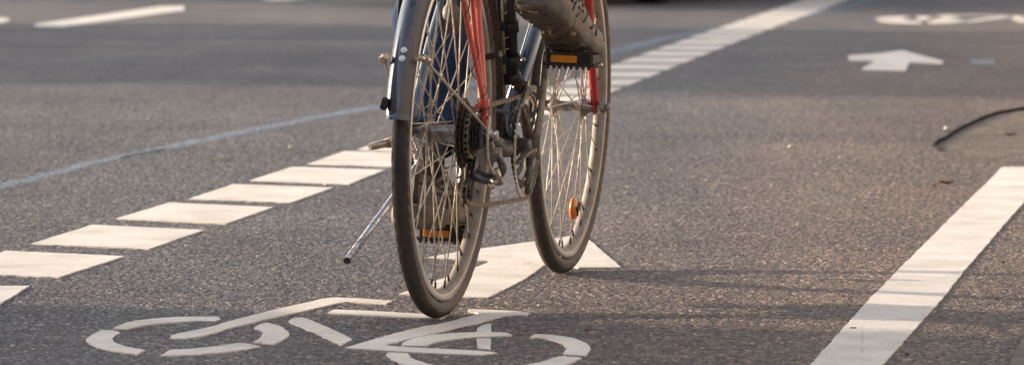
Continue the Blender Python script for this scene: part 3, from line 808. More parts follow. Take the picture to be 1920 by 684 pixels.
for s_, nm in ((1, 'crank_arm'), (-1, 'crank_arm')):
    bm = bmesh.new(); sg = s_
    r0 = B(0, sg * .066, 0) if sg > 0 else B(0, sg * .06, 0)
    r1 = B(math.sin(UPR) * CRL * sg, sg * .084, math.cos(UPR) * CRL * sg)
    pts = [r0, r0.lerp(r1, .25) + B(0, sg * .004, 0), r0.lerp(r1, .6) + B(0, sg * .003, 0), r1, r1 + (r1 - r0).normalized() * .012, r1 + (r1 - r0).normalized() * .026]
    tube(bm, pts, [.019, .0135, .0115, .0125, .0115, .008], 16, squash=(.62, 1))
    o = obj(nm, bm, M['alu'], bike); o.matrix_local = Matrix.Translation(BBp); o.data.update()

# pedals
def make_pedal(sg, tilt):
    pc = BBp + B(math.sin(UPR) * CRL * sg, 0, math.cos(UPR) * CRL * sg)
    ctr = pc + (B(0, .138, .004) if sg > 0 else B(0, -.102, -.006))
    Mx = Matrix.Translation(ctr) @ Matrix.Rotation(tilt, 4, 'Y')
    bm = bmesh.new()
    tube(bm, [Vector((0, .046, 0)), Vector((0, -.046, 0))], .0095, 12)
    tube(bm, [Vector((0, .052 * sg, 0)), Vector((0, .03 * sg, 0))], [.0075, .0105], 12)
    box(bm, (-.033, 0, 0), (.008, .088, .026), bev=.002); box(bm, (.033, 0, 0), (.008, .088, .026), bev=.002)
    box(bm, (0, .043, 0), (.066, .007, .018), bev=.002); box(bm, (0, -.043, 0), (.066, .007, .018), bev=.002)
    p = obj('pedal', bm, M['black'], bike); p.matrix_local = Mx
    for fs in (-1, 1):     # toothed metal cages
        bm = bmesh.new(); n = 8
        for k in range(n):
            y = -.046 + .092 * (k + .5) / n
            box(bm, (fs * .040, y, -.016), (.003, .0065, .007), bev=.0012)
        box(bm, (fs * .040, 0, -.0115), (.0028, .098, .005)); box(bm, (fs * .040, 0, .0105), (.0028, .098, .004))
        for s2 in (-1, 1):
            tube(bm, [Vector((fs * .040, s2 * .048, -.0115)), Vector((fs * .02, s2 * .053, -.011)), Vector((0, s2 * .054, -.011))], .0028, 8)
        obj('cage', bm, M['chrome'] if fs > 0 else M['greasy'], p)
        bm = bmesh.new(); box(bm, (fs * .0385, .010 * (1 if sg > 0 else 1), 0), (.005, .052, .0145), bev=.0012); obj('reflector', bm, M['amber'], p)
    return p
pedR = make_pedal(1, R(0)); pedL = make_pedal(-1, R(0))

# chain: separate link plates joined as one run
def chain_run(bm, pts, twist=None):
    P = [Vector(p) for p in pts]; Ls = [0]
    for a, b in zip(P, P[1:]): Ls.append(Ls[-1] + (b - a).length)
    def at(s):
        for i in range(len(P) - 1):
            if Ls[i + 1] >= s: return P[i].lerp(P[i + 1], (s - Ls[i]) / (Ls[i + 1] - Ls[i]))
        return P[-1].copy()
    n = int(Ls[-1] / .0127)
    for k in range(n):
        a = at(k * .0127); b = at((k + 1) * .0127); d = (b - a).normalized(); side = Vector((0, 1, 0)); side = (side - d * side.dot(d)).normalized(); up = d.cross(side)
        rot = Matrix((d, side, up)).transposed(); wv = .0036 if k % 2 else .0026
        for s_ in (-1, 1): box(bm, (a + b) / 2 + side * s_ * wv, (.0155, .0011, .0075), rot)
        tube(bm, [a - side * .0038, a + side * .0038], .0033, 8)
bm = bmesh.new()
cs_v = .034 + 3 * .0051
rr1 = .043; top_c = hubc + B(0, cs_v, rr1); top_r = BBp + B(0, CH_V, .102)
chain_run(bm, [top_c + B(.0, 0, 0), top_r])
arcp = [BBp + B(.102 * math.sin(a * pi / 14), CH_V, .102 * math.cos(a * pi / 14)) for a in range(0, 15)]
chain_run(bm, arcp)
arcc = [hubc + B(-rr1 * math.sin(a * pi / 9), cs_v, rr1 * math.cos(a * pi / 9)) for a in range(0, 9)]
chain_run(bm, arcc)
UP_J = hubc + B(.025, cs_v, -.056); LO_J = hubc + B(.005, cs_v - .006, -.108)
low = smoothpath([LO_J + B(.0, 0, -.021), LO_J + B(.12, .002, -.034), LO_J + B(.28, .003, -.038), BBp + B(0, CH_V, -.102)], 10)
chain_run(bm, low)
chain_run(bm, [arcc[-1], UP_J + B(.019, 0, .005), UP_J + B(.017, 0, -.012), LO_J + B(-.019, 0, .01), LO_J + B(-.016, 0, -.012), LO_J + B(0, 0, -.021)])
obj('chain', bm, M['chain'], bike)

# rear derailleur
rd = empty('rear_derailleur', bike, Matrix.Translation(hubc))
def rdobj(name, bm, mat): 
    for v_ in bm.verts: v_.co -= hubc
    return obj(name, bm, mat, rd)
bm = bmesh.new()
tube(bm, smoothpath([hubc + B(0, .080, -.012), hubc + B(.012, .084, -.03), hubc + B(.018, .088, -.050)], 5), [.010] * 6 + [.011] * 5, 14)
tube(bm, [hubc + B(.015, .078, -.035), hubc + B(.015, .104, -.035)], .0115, 16)
rdobj('hanger_knuckle', bm, M['spider'])
bm = bmesh.new()
tube(bm, smoothpath([hubc + B(.015, .090, -.032), hubc + B(.020, .102, -.048), hubc + B(.028, .104, -.064), hubc + B(.030, .092, -.080), hubc + B(.030, .072, -.084), hubc + B(.028, .050, -.076)], 6), [.009] * 6 + [.0115] * 12 + [.013] * 13, 16, squash=(1, .7))
rdobj('body', bm, simple('derailleur_grey', (.13, .12, .115), .3, .7, (.30, .24, .18), 90, (.5, .72)))
bm = bmesh.new(); tube(bm, [hubc + B(.0, .100, -.062), hubc + B(.012, .104, -.092)], [.005, .0065], 10); tube(bm, [hubc + B(-.004, .092, -.083), hubc + B(-.012, .103, -.090)], .004, 8); tube(bm, [hubc + B(-.004, .088, -.093), hubc + B(-.012, .097, -.098)], .0035, 8)
rdobj('adjuster', bm, M['brass'])
for J in (UP_J, LO_J):
    bm = bmesh.new(); gear(bm, Vector(J), .0235, 11, -J.y * 1, .006, .004, .005)
    for v_ in bm.verts: v_.co.y = v_.co.y - J.y if False else v_.co.y
    for v_ in bm.verts: v_.co.y += -J.y
    rdobj('jockey_wheel', bm, M['black'])
for dv in (-.0065, .0065):
    bm = bmesh.new(); a, b = UP_J + B(0, dv, .012), LO_J + B(0, dv, -.014)
    tube(bm, [a, a.lerp(b, .5), b], [.014, .010, .015], 14, squash=(.1, 1) )
    bm2 = bmesh.new(); bm2.free()
    rdobj('cage_plate', bm, M['greasy'])
bm = bmesh.new(); tube(bm, smoothpath([B(.03, .060, .352), B(-.01, .078, .362) + B(0, .004, .015), B(-.02, .088, .372), B(-.032, .088, .345), B(-.028, .090, .300), B(-.008, .098, .272)], 8), .0026, 8)
for v_ in bm.verts: pass
rdobj('cable_loop', bm, M['spoke'])

# front derailleur
bm = bmesh.new(); fd = B(.405, .02, .425)
tube(bm, [fd + B(0, -.02, -.008), fd + B(0, -.02, .012)], .0215, 20)
box(bm, fd + B(.0, .012, .004), (.028, .030, .022), Matrix.Rotation(R(20), 3, 'X'), bev=.005)
tube(bm, [fd + B(-.018, .012, .012), fd + B(.012, .016, .012)], .008, 12); tube(bm, [fd + B(-.016, .022, -.012), fd + B(.012, .026, -.012)], .007, 12)
tube(bm, [fd + B(-.01, .012, .010), fd + B(.0, .034, -.010)], .009, 10)
fdo = obj('front_derailleur', bm, M['greasy'], bike)
for dv, mm in ((-.007, M['greasy']), (.008, M['alu'])):
    bm = bmesh.new(); n = 10; rin, rout = .106, .119; A = []
    for i in range(n + 1):
        a = R(72 + 60 * i / n) 
        A.append([bm.verts.new(BBp + Vector((rr_ * math.cos(a), -(CH_V + dv + e), rr_ * math.sin(a)))) for rr_ in (rin, rout) for e in (-.001, .001)])
    for i in range(n):
        a, b = A[i], A[i + 1]
        for q in ((a[0], b[0], b[2], a[2]), (a[1], a[3], b[3], b[1]), (a[0], a[1], b[1], b[0]), (a[2], b[2], b[3], a[3])): bm.faces.new(q)
    for a in (A[0], A[-1]): bm.faces.new((a[0], a[1], a[3], a[2]))
    obj('cage_plate', bm, mm, fdo)

# fork, stem, handlebar, saddle
bm = bmesh.new()
crown = B(.905, 0, .725)
for s_ in (1, -1):
    tube(bm, smoothpath([crown + B(0, s_ * .045, -.02), B(.935, s_ * .050, .62), B(.978, s_ * .054, .48), B(WB - .004, s_ * .056, .355)], 6), [.0125] * 6 + [.0105] * 6 + [.009] * 7, 14)
    box(bm, B(WB, s_ * .056, WR), (.022, .006, .030), bev=.002)
tube(bm, [crown + B(0, -.055, -.015), crown + B(0, .055, -.015)], .014, 12); tube(bm, [crown, HT1 + B(-.01, 0, .05)], .013, 12)
obj('fork', bm, M['redfork'], bike)
for s_ in (1, -1):
    bm = bmesh.new(); tube(bm, [B(WB, s_ * .060, WR), B(WB, s_ * .076, WR)], [.0125, .0115], 8); tube(bm, [B(WB, s_ * .076, WR), B(WB, s_ * .086, WR)], .0095, 14); obj('axle_nut', bm, M['alu'], bike)
bm = bmesh.new(); hb = B(.87, 0, 1.02); tube(bm, [HT1 + B(-.005, 0, .03), B(.832, 0, .98), hb], .0125, 14)
obj('handlebar_stem', bm, M['alu'], bike)
bm = bmesh.new(); tube(bm, smoothpath([hb + B(-.12, -.29, .02), hb + B(-.03, -.22, .03), hb, hb + B(-.03, .22, .03), hb + B(-.12, .29, .02)], 8), .0115, 14); hbo = obj('handlebar', bm, M['alu'], bike)
for s_ in (1, -1):
    bm = bmesh.new(); tube(bm, [hb + B(-.065, s_ * .245, .028), hb + B(-.125, s_ * .295, .019)], .0165, 14); obj('grip', bm, M['black'], hbo)
    bm = bmesh.new(); tube(bm, [hb + B(-.03, s_ * .21, .02), hb + B(-.06, s_ * .25, -.03), hb + B(-.10, s_ * .29, -.03)], .005, 8); obj('brake_lever', bm, M['alu'], hbo)
bm = bmesh.new(); tube(bm, [ST + B(.02, 0, -.06), ST + B(-.035, 0, .11)], .0135, 14); obj('seat_post', bm, M['alu'], bike)
sd = ST + B(-.04, 0, .13)
bm = bmesh.new(); rings = []
for i in range(13):
    t_ = i / 12; u = -.13 + .27 * t_; hw = .075 * (1 - t_) ** .8 + .02; hz = .03 if t_ < .9 else .02
    rings.append([bm.verts.new(sd + B(u, hw * math.cos(2*pi*k/16), .03 + hz * math.sin(2*pi*k/16) * (1 if math.sin(2*pi*k/16) > 0 else .6))) for k in range(16)])
for a, b in zip(rings, rings[1:]):
    for k in range(16): bm.faces.new((a[k], a[(k+1)%16], b[(k+1)%16], b[k]))
bm.faces.new(rings[0]); bm.faces.new(rings[-1]); obj('saddle', bm, M['black'], bike, smooth=True)
bm = bmesh.new()
for s_ in (1, -1): box(bm, B(.935, s_ * .030, .70), (.02, .02, .06), bev=.004); box(bm, B(.925, s_ * .017, .665), (.035, .008, .012), bev=.002)
obj('front_brake', bm, M['black'], bike)

# ------------------------------------------------------------------ rider
rider = empty('person', None, MB_)
tag(rider, 'person in blue jeans and grey brown trail shoes pedalling the bicycle', 'person')

def make_shoe(ball, yaw, pitch, roll=0, flex=0, flip=1, toe=.085):
    """ball: contact point of the sole on the pedal; flex bends the rear part up about the ball"""
    MX = Matrix.Translation(ball) @ Matrix.Rotation(yaw, 4, 'Z') @ Matrix.Rotation(pitch, 4, 'Y') @ Matrix.Rotation(roll, 4, 'X') @ Matrix.Scale(1.08, 4)
    sh = empty('shoe', rider, MX)
    # local: x to the toe, y left, z up; rear part rotated by flex
    def bend(p):
        x, y, z = p
        x0 = .02
        if x < x0:
            a = flex * min(1, (x0 - x) / .05)
            dx, dz = x - x0, z
            ca, sa = math.cos(a), math.sin(a)
            return Vector((x0 + dx * ca + dz * sa * 1, y, -dx * sa + dz * ca))
        return Vector((x, y, z))
    st = [(-.195, .026, .060, .020), (-.185, .036, .090, .008), (-.165, .041, .098, .002), (-.13, .040, .108, .0), (-.10, .037, .112, .0), (-.07, .038, .098, .0), (-.035, .043, .092, .0), (0, .0475, .080, 0), (.035, .0475, .066, 0), (.065, .040, .054, .003), (.085, .027, .038, .008), (.094, .012, .028, .013)]
    bm = bmesh.new(); rings = []; n = 28
    for (x, hw, h, z0) in st:
        ring = []
        for k in range(n):
            a = 2 * pi * k / n; c, s_ = math.cos(a), math.sin(a)
            if s_ < 0: yy = hw * math.copysign(abs(c) ** .55, c); zz = .026 + z0 - .018 * abs(s_) ** .5
            else: yy = hw * (1 - .45 * s_ ** 1.6 * (1 if x > -.16 else .8)) * math.copysign(abs(c) ** .8, c); zz = .026 + z0 + (h - .026) * s_ ** .9
            q = Vector((x, yy, zz)); q += Vector((0, yy, 0)).normalized() * .0012 * math.sin(zz * 420 + x * 70)
            ring.append(bm.verts.new(bend(q)))
        rings.append(ring)
    for a, b in zip(rings, rings[1:]):
        for k in range(n): bm.faces.new((a[k], a[(k+1)%n], b[(k+1)%n], b[k]))
    bm.faces.new(rings[0]); bm.faces.new(rings[-1])
    up = obj('upper', bm, M['shoe'], sh, smooth=True)
    sb = up.modifiers.new('s', 'SUBSURF'); sb.levels = 1; sb.render_levels = 1
    # sole: wider, with heel block and raked lugs
    bm = bmesh.new(); rings = []; n = 20
    ss = [(-.207, .026, .012, .042), (-.200, .038, .004, .045), (-.178, .047, .0, .042), (-.14, .047, .0, .038), (-.105, .039, .002, .034), (-.098, .037, .010, .034), (-.065, .037, .011, .032), (-.05, .041, .003, .032), (0, .050, .0, .028), (.04, .050, .0, .026), (.07, .042, .004, .026), (.092, .027, .010, .028), (.103, .010, .016, .028)]
    for (x, hw, z0, z1) in ss:
        ring = []
        for k in range(n):
            a = 2 * pi * k / n; c, s_ = math.cos(a), math.sin(a)
            yy = hw * math.copysign(abs(c) ** .35, c); zz = (z0 + z1) / 2 + (z1 - z0) / 2 * math.copysign(abs(s_) ** .5, s_)
            ring.append(bm.verts.new(bend((x, yy, zz))))
        rings.append(ring)
    for a, b in zip(rings, rings[1:]):
        for k in range(n):
            f = bm.faces.new((a[k], a[(k+1)%n], b[(k+1)%n], b[k])); f.smooth = True
    bm.faces.new(rings[0]); bm.faces.new(rings[-1])
    obj('sole', bm, M['sole'], sh)
    bm = bmesh.new()
    for xi in range(13):
        x = -.185 + xi * .0215
        if -.108 < x < -.055: 
            if len(bm.verts) and x + .0215 > -.055: obj('heel_tread', bm, M['sole'], sh); bm = bmesh.new()
            continue
        hw = .034 if abs(x) > .07 else .042
        for j in (-1, 0, 1):
            c = bend((x + (.006 if j else -.004), j * hw * .66, -.001)); a = -flex * (1 if x < -.03 else 0)
            rt = Matrix.Rotation(flex * min(1, max(0, (.02 - x) / .05)), 3, 'Y') @ Matrix.Rotation(j * .5, 3, 'Z')
            box(bm, c + Vector((0, 0, .0015)), (.014, hw * .56, .0035), rt, bev=.0015)
    obj('tread', bm, M['sole'], sh)
    # muddy gold lugs under the arch
    bm = bmesh.new()
    for (x, y) in ((-.088, .024), (-.080, -.006), (-.070, -.026), (-.062, .010), (-.052, .030), (-.05, -.012)):
        c = bend((x, y, .007)); box(bm, c, (.012, .015, .009), Matrix.Rotation(flex, 3, 'Y') @ Matrix.Rotation(y * 30, 3, 'Z'), bev=.002)
    obj('arch_lug', bm, M['lug'], sh)
    def surf(x, zz, s_, off=.0):
        k = max(0, min(len(st) - 2, sum(1 for q in st if q[0] <= x) - 1)); a_, b_ = st[k], st[k + 1]; t_ = min(1, max(0, (x - a_[0]) / (b_[0] - a_[0])))
        hw, h, z0 = (a_[j] + (b_[j] - a_[j]) * t_ for j in (1, 2, 3))
        sn = max(0, min(.98, (zz - .026 - z0) / (h - .026))) ** (1 / .9); cs_ = math.sqrt(1 - sn * sn)
        return bend((x, s_ * (hw * (1 - .45 * sn ** 1.6) * cs_ ** .8 + off), zz))
    # overlays: heel counter, side straps, ribs
    bm = bmesh.new()
    for s_ in (-1, 1):
        for xa in (-.12, -.09, -.06, -.03, .0):
            P = [surf(xa + .010 * t_, .034 + (.010 if xa < -.05 else .006) * t_, s_) for t_ in range(5)]
            tube(bm, P, [.0020, .0024, .0024, .0022, .0016], 6)
    for zz, rad_ in ((.045, .003), (.062, .0032), (.080, .0028)):
        P = [bend((-.165 - .026 * math.cos(a), (.041 - (zz - .045) * .10) * math.sin(a), zz)) for a in [pi * (i / 12 - .5) for i in range(13)]]
        P = [p for p in P]; tube(bm, P, rad_, 6)
    for zz, dz in ((.050, .016), (.066, .018), (.084, .016)):      # chevrons on the heel counter
        for s_ in (-1, 1):
            P = [surf(-.178 + .012 * j, zz + dz - dz * .22 * j, s_) for j in range(5)]
            tube(bm, P, [.0016, .0022, .0022, .0022, .0014], 6)
    tube(bm, [bend((-.196, 0, .045)), bend((-.192, 0, .075)), bend((-.19, 0, .10)), bend((-.198, 0, .112))], [.006, .005, .005, .003], 8)
    obj('overlay', bm, M['trim'], sh)
    bm = bmesh.new()
    for s_ in (-1, 1):
        for i in range(4):
            for j in range(3):
                x = -.125 + i * .021 + j * .006; zz = .052 + j * .013
                c = surf(x, zz, s_, .0)
                tube(bm, [c - Vector((0, s_ * .002, 0)), c + Vector((0, s_ * .0012, 0))], .0044, 8)
    obj('vent_hole', bm, M['hole'], sh)['kind'] = 'stuff'
    bm = bmesh.new()
    tube(bm, smoothpath([bend((-.05, -.01, .100)), bend((-.045, -.035, .108)), bend((-.05, -.046, .092)), bend((-.055, -.034, .084))], 6), .0018, 6)
    tube(bm, smoothpath([bend((-.05, .01, .100)), bend((-.04, .03, .104)), bend((-.05, .04, .085))], 6), .0018, 6)
    for i in range(5): tube(bm, [bend((-.07 + i * .018, -.018, .103 - i * .0095)), bend((-.062 + i * .018, .018, .103 - i * .0095))], .0025, 6)
    obj('lace', bm, M['lace'], sh)
    # sock / ankle collar
    return MX, bend

pcR = BBp + B(math.sin(UPR) * CRL, .134, CRL + .017); pcL = BBp + B(-math.sin(UPR) * CRL, -.118, -CRL + .017)
shR, bR = make_shoe(pcR + B(-.012, -.002, -.002), R(-9), R(2), R(3), R(19))
shL, bL = make_shoe(pcL + B(0, .012, -.006), R(-2), R(-3), 0, R(4))

ankR = shR @ bR((-.135, 0, .125)); ankL = shL @ bL((-.135, 0, .125))
hipC = sd + B(.02, 0, .12)
kneeL = B(.60, -.170, .66); kneeR = B(.80, .16, .89)
hipL = hipC + B(0, -.09, 0); hipR = hipC + B(0, .09, 0)

def trouser(bm, ank, knee, hip, seed, hem=.058, kn=.078, th=.095):
    cuff = ank + (knee - ank).normalized() * .035
    mid = ank.lerp(knee, .55) + B(-.018, 0, 0)
    P = smoothpath([cuff, ank.lerp(knee, .3), mid, knee, knee.lerp(hip, .5), hip], 14); N = len(P)
    nr = 28; rings = []; px = None
    key = [hem, hem * 1.08, hem * 1.24, kn, th * .95, th * 1.05]
    for i, p in enumerate(P):
        t_ = i / (N - 1) * 5; j = min(4, int(t_)); rad = key[j] + (key[j+1] - key[j]) * (t_ - j)
        d = (P[min(i+1, N-1)] - P[max(i-1, 0)]).normalized()
        if px is None: x, y = frame_for(d)
        else: x = (px - d * px.dot(d)).normalized(); y = d.cross(x)
        px = x; ring = []
        for k in range(nr):
            a = 2 * pi * k / nr; dirv = x * math.cos(a) + y * math.sin(a)
            q = p + dirv * rad
            w = noise.noise(q * 16 + Vector((seed, 0, 0))) * .010 + noise.noise(Vector((q.x * 20, q.y * 20, q.z * 55 + seed))) * .006
            ring.append(bm.verts.new(q + dirv * w))
        rings.append(ring)
    for a, b in zip(rings, rings[1:]):
        for k in range(nr): bm.faces.new((a[k], a[(k+1)%nr], b[(k+1)%nr], b[k]))
    # turned-in hem
    inn = [bm.verts.new(v_.co.lerp(P[0], .10) + (P[1] - P[0]) * .6) for v_ in rings[0]]
    for k in range(nr): bm.faces.new((rings[0][k], rings[0][(k+1)%nr], inn[(k+1)%nr], inn[k]))
    bm.faces.new(rings[-1])

# body under the clothes: one continuous skinned figure
def skin_body():
    V = []; E = []; Rd = []
    def add(p, r, par=None):
        V.append(p); Rd.append(r if isinstance(r, tuple) else (r, r)); i = len(V) - 1
        if par is not None: E.append((par, i))
        return i
    pel = add(hipC, (.12, .10)); 
    w1 = add(hipC + B(.06, 0, .18), (.12, .09), pel); ch = add(hipC + B(.17, 0, .38), (.14, .10), w1); nk0 = add(hipC + B(.24, 0, .50), (.08, .07), ch)
    nk = add(hipC + B(.27, 0, .57), (.05, .05), nk0); hd0 = add(hipC + B(.30, 0, .64), (.075, .08), nk); hd1 = add(hipC + B(.31, 0, .72), (.078, .09), hd0); hd2 = add(hipC + B(.31, 0, .78), (.055, .06), hd1)
    nose = add(hipC + B(.405, 0, .68), .012, hd0)
    for s_ in (-1, 1):
        sh = add(hipC + B(.20, s_ * .17, .45), .05, ch); el = add(hipC + B(.36, s_ * .25, .24), .038, sh)
        wr = add(hb + B(-.135, s_ * .285, .05), .027, el); pm = add(hb + B(-.105, s_ * .275, .045), (.036, .02), wr)
        for f_ in range(4):
            q = hb + B(-.085 + 0 * f_, s_ * (.245 + f_ * .017), .045 - f_ * .002)
            a = add(q, .0095, pm); b_ = add(q + B(.018, 0, -.018), .009, a); add(q + B(.005, 0, -.04), .008, b_)
        th_ = add(hb + B(-.09, s_ * .25, .02), .011, pm); add(hb + B(-.07, s_ * .232, .0), .009, th_)
        hp = add(hipL if s_ < 0 else hipR, .085, pel); kn = add(kneeL if s_ < 0 else kneeR, .055, hp)
        an = ankL if s_ < 0 else ankR; k2 = kneeL if s_ < 0 else kneeR
        cf = add(an.lerp(k2, .6) + B(-.015, 0, 0), .050, kn); a2 = add(an + B(0, 0, .02), .036, cf); add(an + B(.0, 0, -.03), .036, a2)
    me = bpy.data.meshes.new('body'); me.from_pydata([v[:] for v in V], E, [])
    o = link('body', me, M['skin'], rider)
    md = o.modifiers.new('skin', 'SKIN'); 
    for i, r_ in enumerate(Rd): me.skin_vertices[0].data[i].radius = r_
    me.skin_vertices[0].data[0].use_root = True
    md.use_smooth_shade = True
    s_ = o.modifiers.new('s', 'SUBSURF'); s_.levels = 1; s_.render_levels = 1
    return o
def with_skinlayer():
    pass
try:
    body = skin_body()
except Exception as ex:
    print('skin fallback', ex)
    o = bpy.data.objects.get('body')
    bmx = bmesh.new(); bmx.from_mesh(o.data); lay = bmx.verts.layers.skin.verify(); bmx.to_mesh(o.data); bmx.free()
bm = bmesh.new(); trouser(bm, ankL, kneeL, hipL, 3, .060, .086); trouser(bm, ankR, kneeR, hipR, 9)
bmesh.ops.create_uvsphere(bm, u_segments=24, v_segments=16, radius=1, matrix=Matrix.Translation(hipC + B(.0, 0, .03)) @ Matrix.Diagonal((.145, .185, .145, 1)))
obj('jeans', bm, M['denim'], rider, smooth=True)
bm = bmesh.new()
tube(bm, smoothpath([hipC + B(0, 0, .05), hipC + B(.06, 0, .18), hipC + B(.15, 0, .35), hipC + B(.22, 0, .47), hipC + B(.255, 0, .53)], 5), [.17] * 5 + [.165] * 5 + [.18] * 5 + [.13] * 5 + [.08], 24, squash=(1, .75))
for s_ in (-1, 1): tube(bm, smoothpath([hipC + B(.19, s_ * .12, .45), hipC + B(.22, s_ * .19, .42), hipC + B(.36, s_ * .25, .24), hb + B(-.15, s_ * .283, .055)], 6), [.075] * 6 + [.065] * 6 + [.05] * 6 + [.04], 18)
obj('jacket', bm, M['jacket'], rider, smooth=True)
bm = bmesh.new(); bmesh.ops.create_icosphere(bm, subdivisions=4, radius=1, matrix=Matrix.Translation(hipC + B(.285, 0, .735)) @ Matrix.Diagonal((.10, .088, .085, 1)))
for v_ in bm.verts: v_.co += v_.co.normalized() * .006 * noise.noise(v_.co * 60)
obj('hair', bm, M['hair'], rider, smooth=True)
for s_ in (-1, 1):
    bm = bmesh.new(); bmesh.ops.create_uvsphere(bm, u_segments=12, v_segments=8, radius=.012, matrix=Matrix.Translation(hipC + B(.385, s_ * .032, .705))); obj('eye', bm, M['white_bolt'], rider, smooth=True)
for an, kn in ((ankL, kneeL), (ankR, kneeR)):
    bm = bmesh.new(); d = (kn - an).normalized(); tube(bm, [an - d * .03, an, an + d * .06], [.038, .037, .042], 20)
    obj('sock', bm, simple('grey_sock', (.10, .095, .09), .95, bmp=.6, bscale=500), rider)

# ------------------------------------------------------------------ car at the top edge
def make_car():
    car = empty('parked_car'); tag(car, 'dark red car whose tyre and sill just reach the top edge right of the bicycle', 'car')
    L, W = 4.0, 1.70
    prof = [(-2.0, .32), (-2.02, .55), (-1.98, .80), (-1.85, .95), (-1.45, 1.38), (-1.1, 1.46), (.1, 1.46), (.5, 1.38), (1.05, .98), (1.75, .85), (1.98, .68), (2.0, .35), (1.6, .22), (-1.6, .22)]
    bm = bmesh.new(); rows = []
    for y, s_ in ((-W/2 + .03, .985), (-W/2, .97), (-W/2 + .0, 1), (W/2, 1), (W/2 - .03, .985)):
        pass
    def ringy(y, inset):
        return [bm.verts.new((x * (1 - inset * .02), y * (1 if z < .95 else 1 - (z - .95) * .28), z)) for x, z in prof]
    ys = [-W/2, -W/2 + .08, 0, W/2 - .08, W/2]; rows = [ringy(y, abs(y) > W/2 - .05) for y in ys]
    for a, b in zip(rows, rows[1:]):
        for k in range(len(prof)): bm.faces.new((a[k], a[(k+1) % len(prof)], b[(k+1) % len(prof)], b[k]))
    bm.faces.new(rows[0]); bm.faces.new(rows[-1])
    obj('body', bm, M['car_red'], car)
    for s_ in (-1, 1):
        bm = bmesh.new(); y = s_ * (W/2 - .045); 
        f = [bm.verts.new((x, s_ * (W/2 * (1 - (z - .95) * .28) + .004), z)) for x, z in ((-1.4, 1.0), (-1.2, 1.36), (.15, 1.38), (.75, 1.02))]; bm.faces.new(f); obj('side_window', bm, M['glass'], car)
        bm = bmesh.new(); box(bm, (-2.0, s_ * .65, .82), (.05, .2, .14), bev=.02); obj('tail_lamp', bm, M['lamp'], car)
        bm = bmesh.new(); box(bm, (1.93, s_ * .6, .70), (.1, .3, .12), bev=.02); obj('headlight', bm, M['glass'], car)
        for x in (-1.25, 1.25):
            bm = bmesh.new(); lathe(bm, [(.19, -.09), (.28, -.10), (.305, -.08), (.31, 0), (.305, .08), (.28, .10), (.19, .09)], Vector((0, 0, 0)), 40)
            w = obj('wheel', bm, M['car_dark'], car); w.location = (x, s_ * (W/2 - .12), .31)
            bm = bmesh.new(); lathe(bm, [(.01, -.06), (.18, -.08), (.19, -.09), (.19, .09), (.18, .08), (.01, .06)], Vector((0, 0, 0)), 32, closed=False); obj('rim', bm, M['alu'], w)
    bm = bmesh.new(); box(bm, (-2.0, 0, .42), (.12, W - .1, .22), bev=.04); obj('bumper', bm, M['car_dark'], car)
    bm = bmesh.new(); f = [bm.verts.new((x, y, z)) for x, y, z in ((-1.87, -.6, .98), (-1.87, .6, .98), (-1.49, .52, 1.36), (-1.49, -.52, 1.36))]; bm.faces.new(f)
    for v_ in bm.verts: v_.co.x -= .012
    obj('rear_window', bm, M['glass'], car)
    bm = bmesh.new(); box(bm, (0, 0, .20), (3.6, W - .25, .12)); obj('underbody', bm, M['car_dark'], car)
    return car
car = make_car()
car.rotation_euler = (0, 0, R(62))
cw = Vector((.86, 30.25)); loc = Vector((-1.25, -(1.70/2 - .12))); a = R(62)
car.location = (cw.x - (loc.x * math.cos(a) - loc.y * math.sin(a)), cw.y - (loc.x * math.sin(a) + loc.y * math.cos(a)), 0)

# ------------------------------------------------------------------ things out of frame: left ones shade the road, added houses darken reflections
SAZ, SEL = R(19.5), R(11.5)     # sun stands to the left, a little ahead of the camera
SX, SY = -math.cos(SAZ), math.sin(SAZ)
def along(x, y_at0):            # y on the line of light through (0, y_at0) at this x
    return y_at0 + x * SY / SX
def house(x0, y0, x1, y1, h, label):
    hs = empty('house'); hs.location = ((x0 + x1) / 2, (y0 + y1) / 2, 0); tag(hs, label, 'house')
    w, d = x1 - x0, y1 - y0
    bm = bmesh.new(); box(bm, (0, 0, h / 2), (w, d, h)); obj('wall', bm, M['brick'], hs)
    bm = bmesh.new(); e = .3; a = [(-w/2-e, -d/2-e, h + .003), (w/2+e, -d/2-e, h + .003), (w/2+e, d/2+e, h + .003), (-w/2-e, d/2+e, h + .003)]; tp = [(0, -d/2-e, h+3), (0, d/2+e, h+3)]
    vs = [bm.verts.new(p) for p in a + tp]
    for q in ((0,1,4), (1,2,5,4), (2,3,5), (3,0,4,5), (0,3,2,1)): bm.faces.new([vs[i] for i in q])
    obj('roof', bm, M['rooftile'], hs)
    n = max(2, int(d / 3.2))
    for fl in range(int(h // 3)):
        for k in range(n):
            y = -d/2 + d * (k + .5) / n
            bm = bmesh.new()
            for dy_, dz_, sy, sz in ((0, .75, 1.3, .08), (0, -.75, 1.3, .08), (.61, 0, .08, 1.42), (-.61, 0, .08, 1.42), (0, 0, .06, 1.42)): box(bm, (w/2 + .02, y + dy_, 1.7 + 3 * fl + dz_), (.08, sy, sz))
            wf = obj('window', bm, M['winframe'], hs)
            bm = bmesh.new(); box(bm, (w/2 + .012, y, 1.7 + 3 * fl), (.02, 1.14, 1.42)); obj('pane', bm, M['glass'], wf)
    return hs
XB = -12.0
house(XB - 9, -30, XB, along(XB, 9.10), 9, 'cream rendered house added out of the frame on the left to cast the near shade')  # unseen shadow caster, far end set on the edge of the near shade
house(-8, -34, 14, -22, 9, 'unseen house behind the camera, added to darken reflections')  # this and the next two are unseen, added so the metal reflects less sky
house(11.5, -16, 20, 3, 8, 'unseen house on the right, added to darken reflections, nearer of the two')
house(12.5, 8, 21, 26, 8, 'unseen house on the right, added to darken reflections, farther of the two')
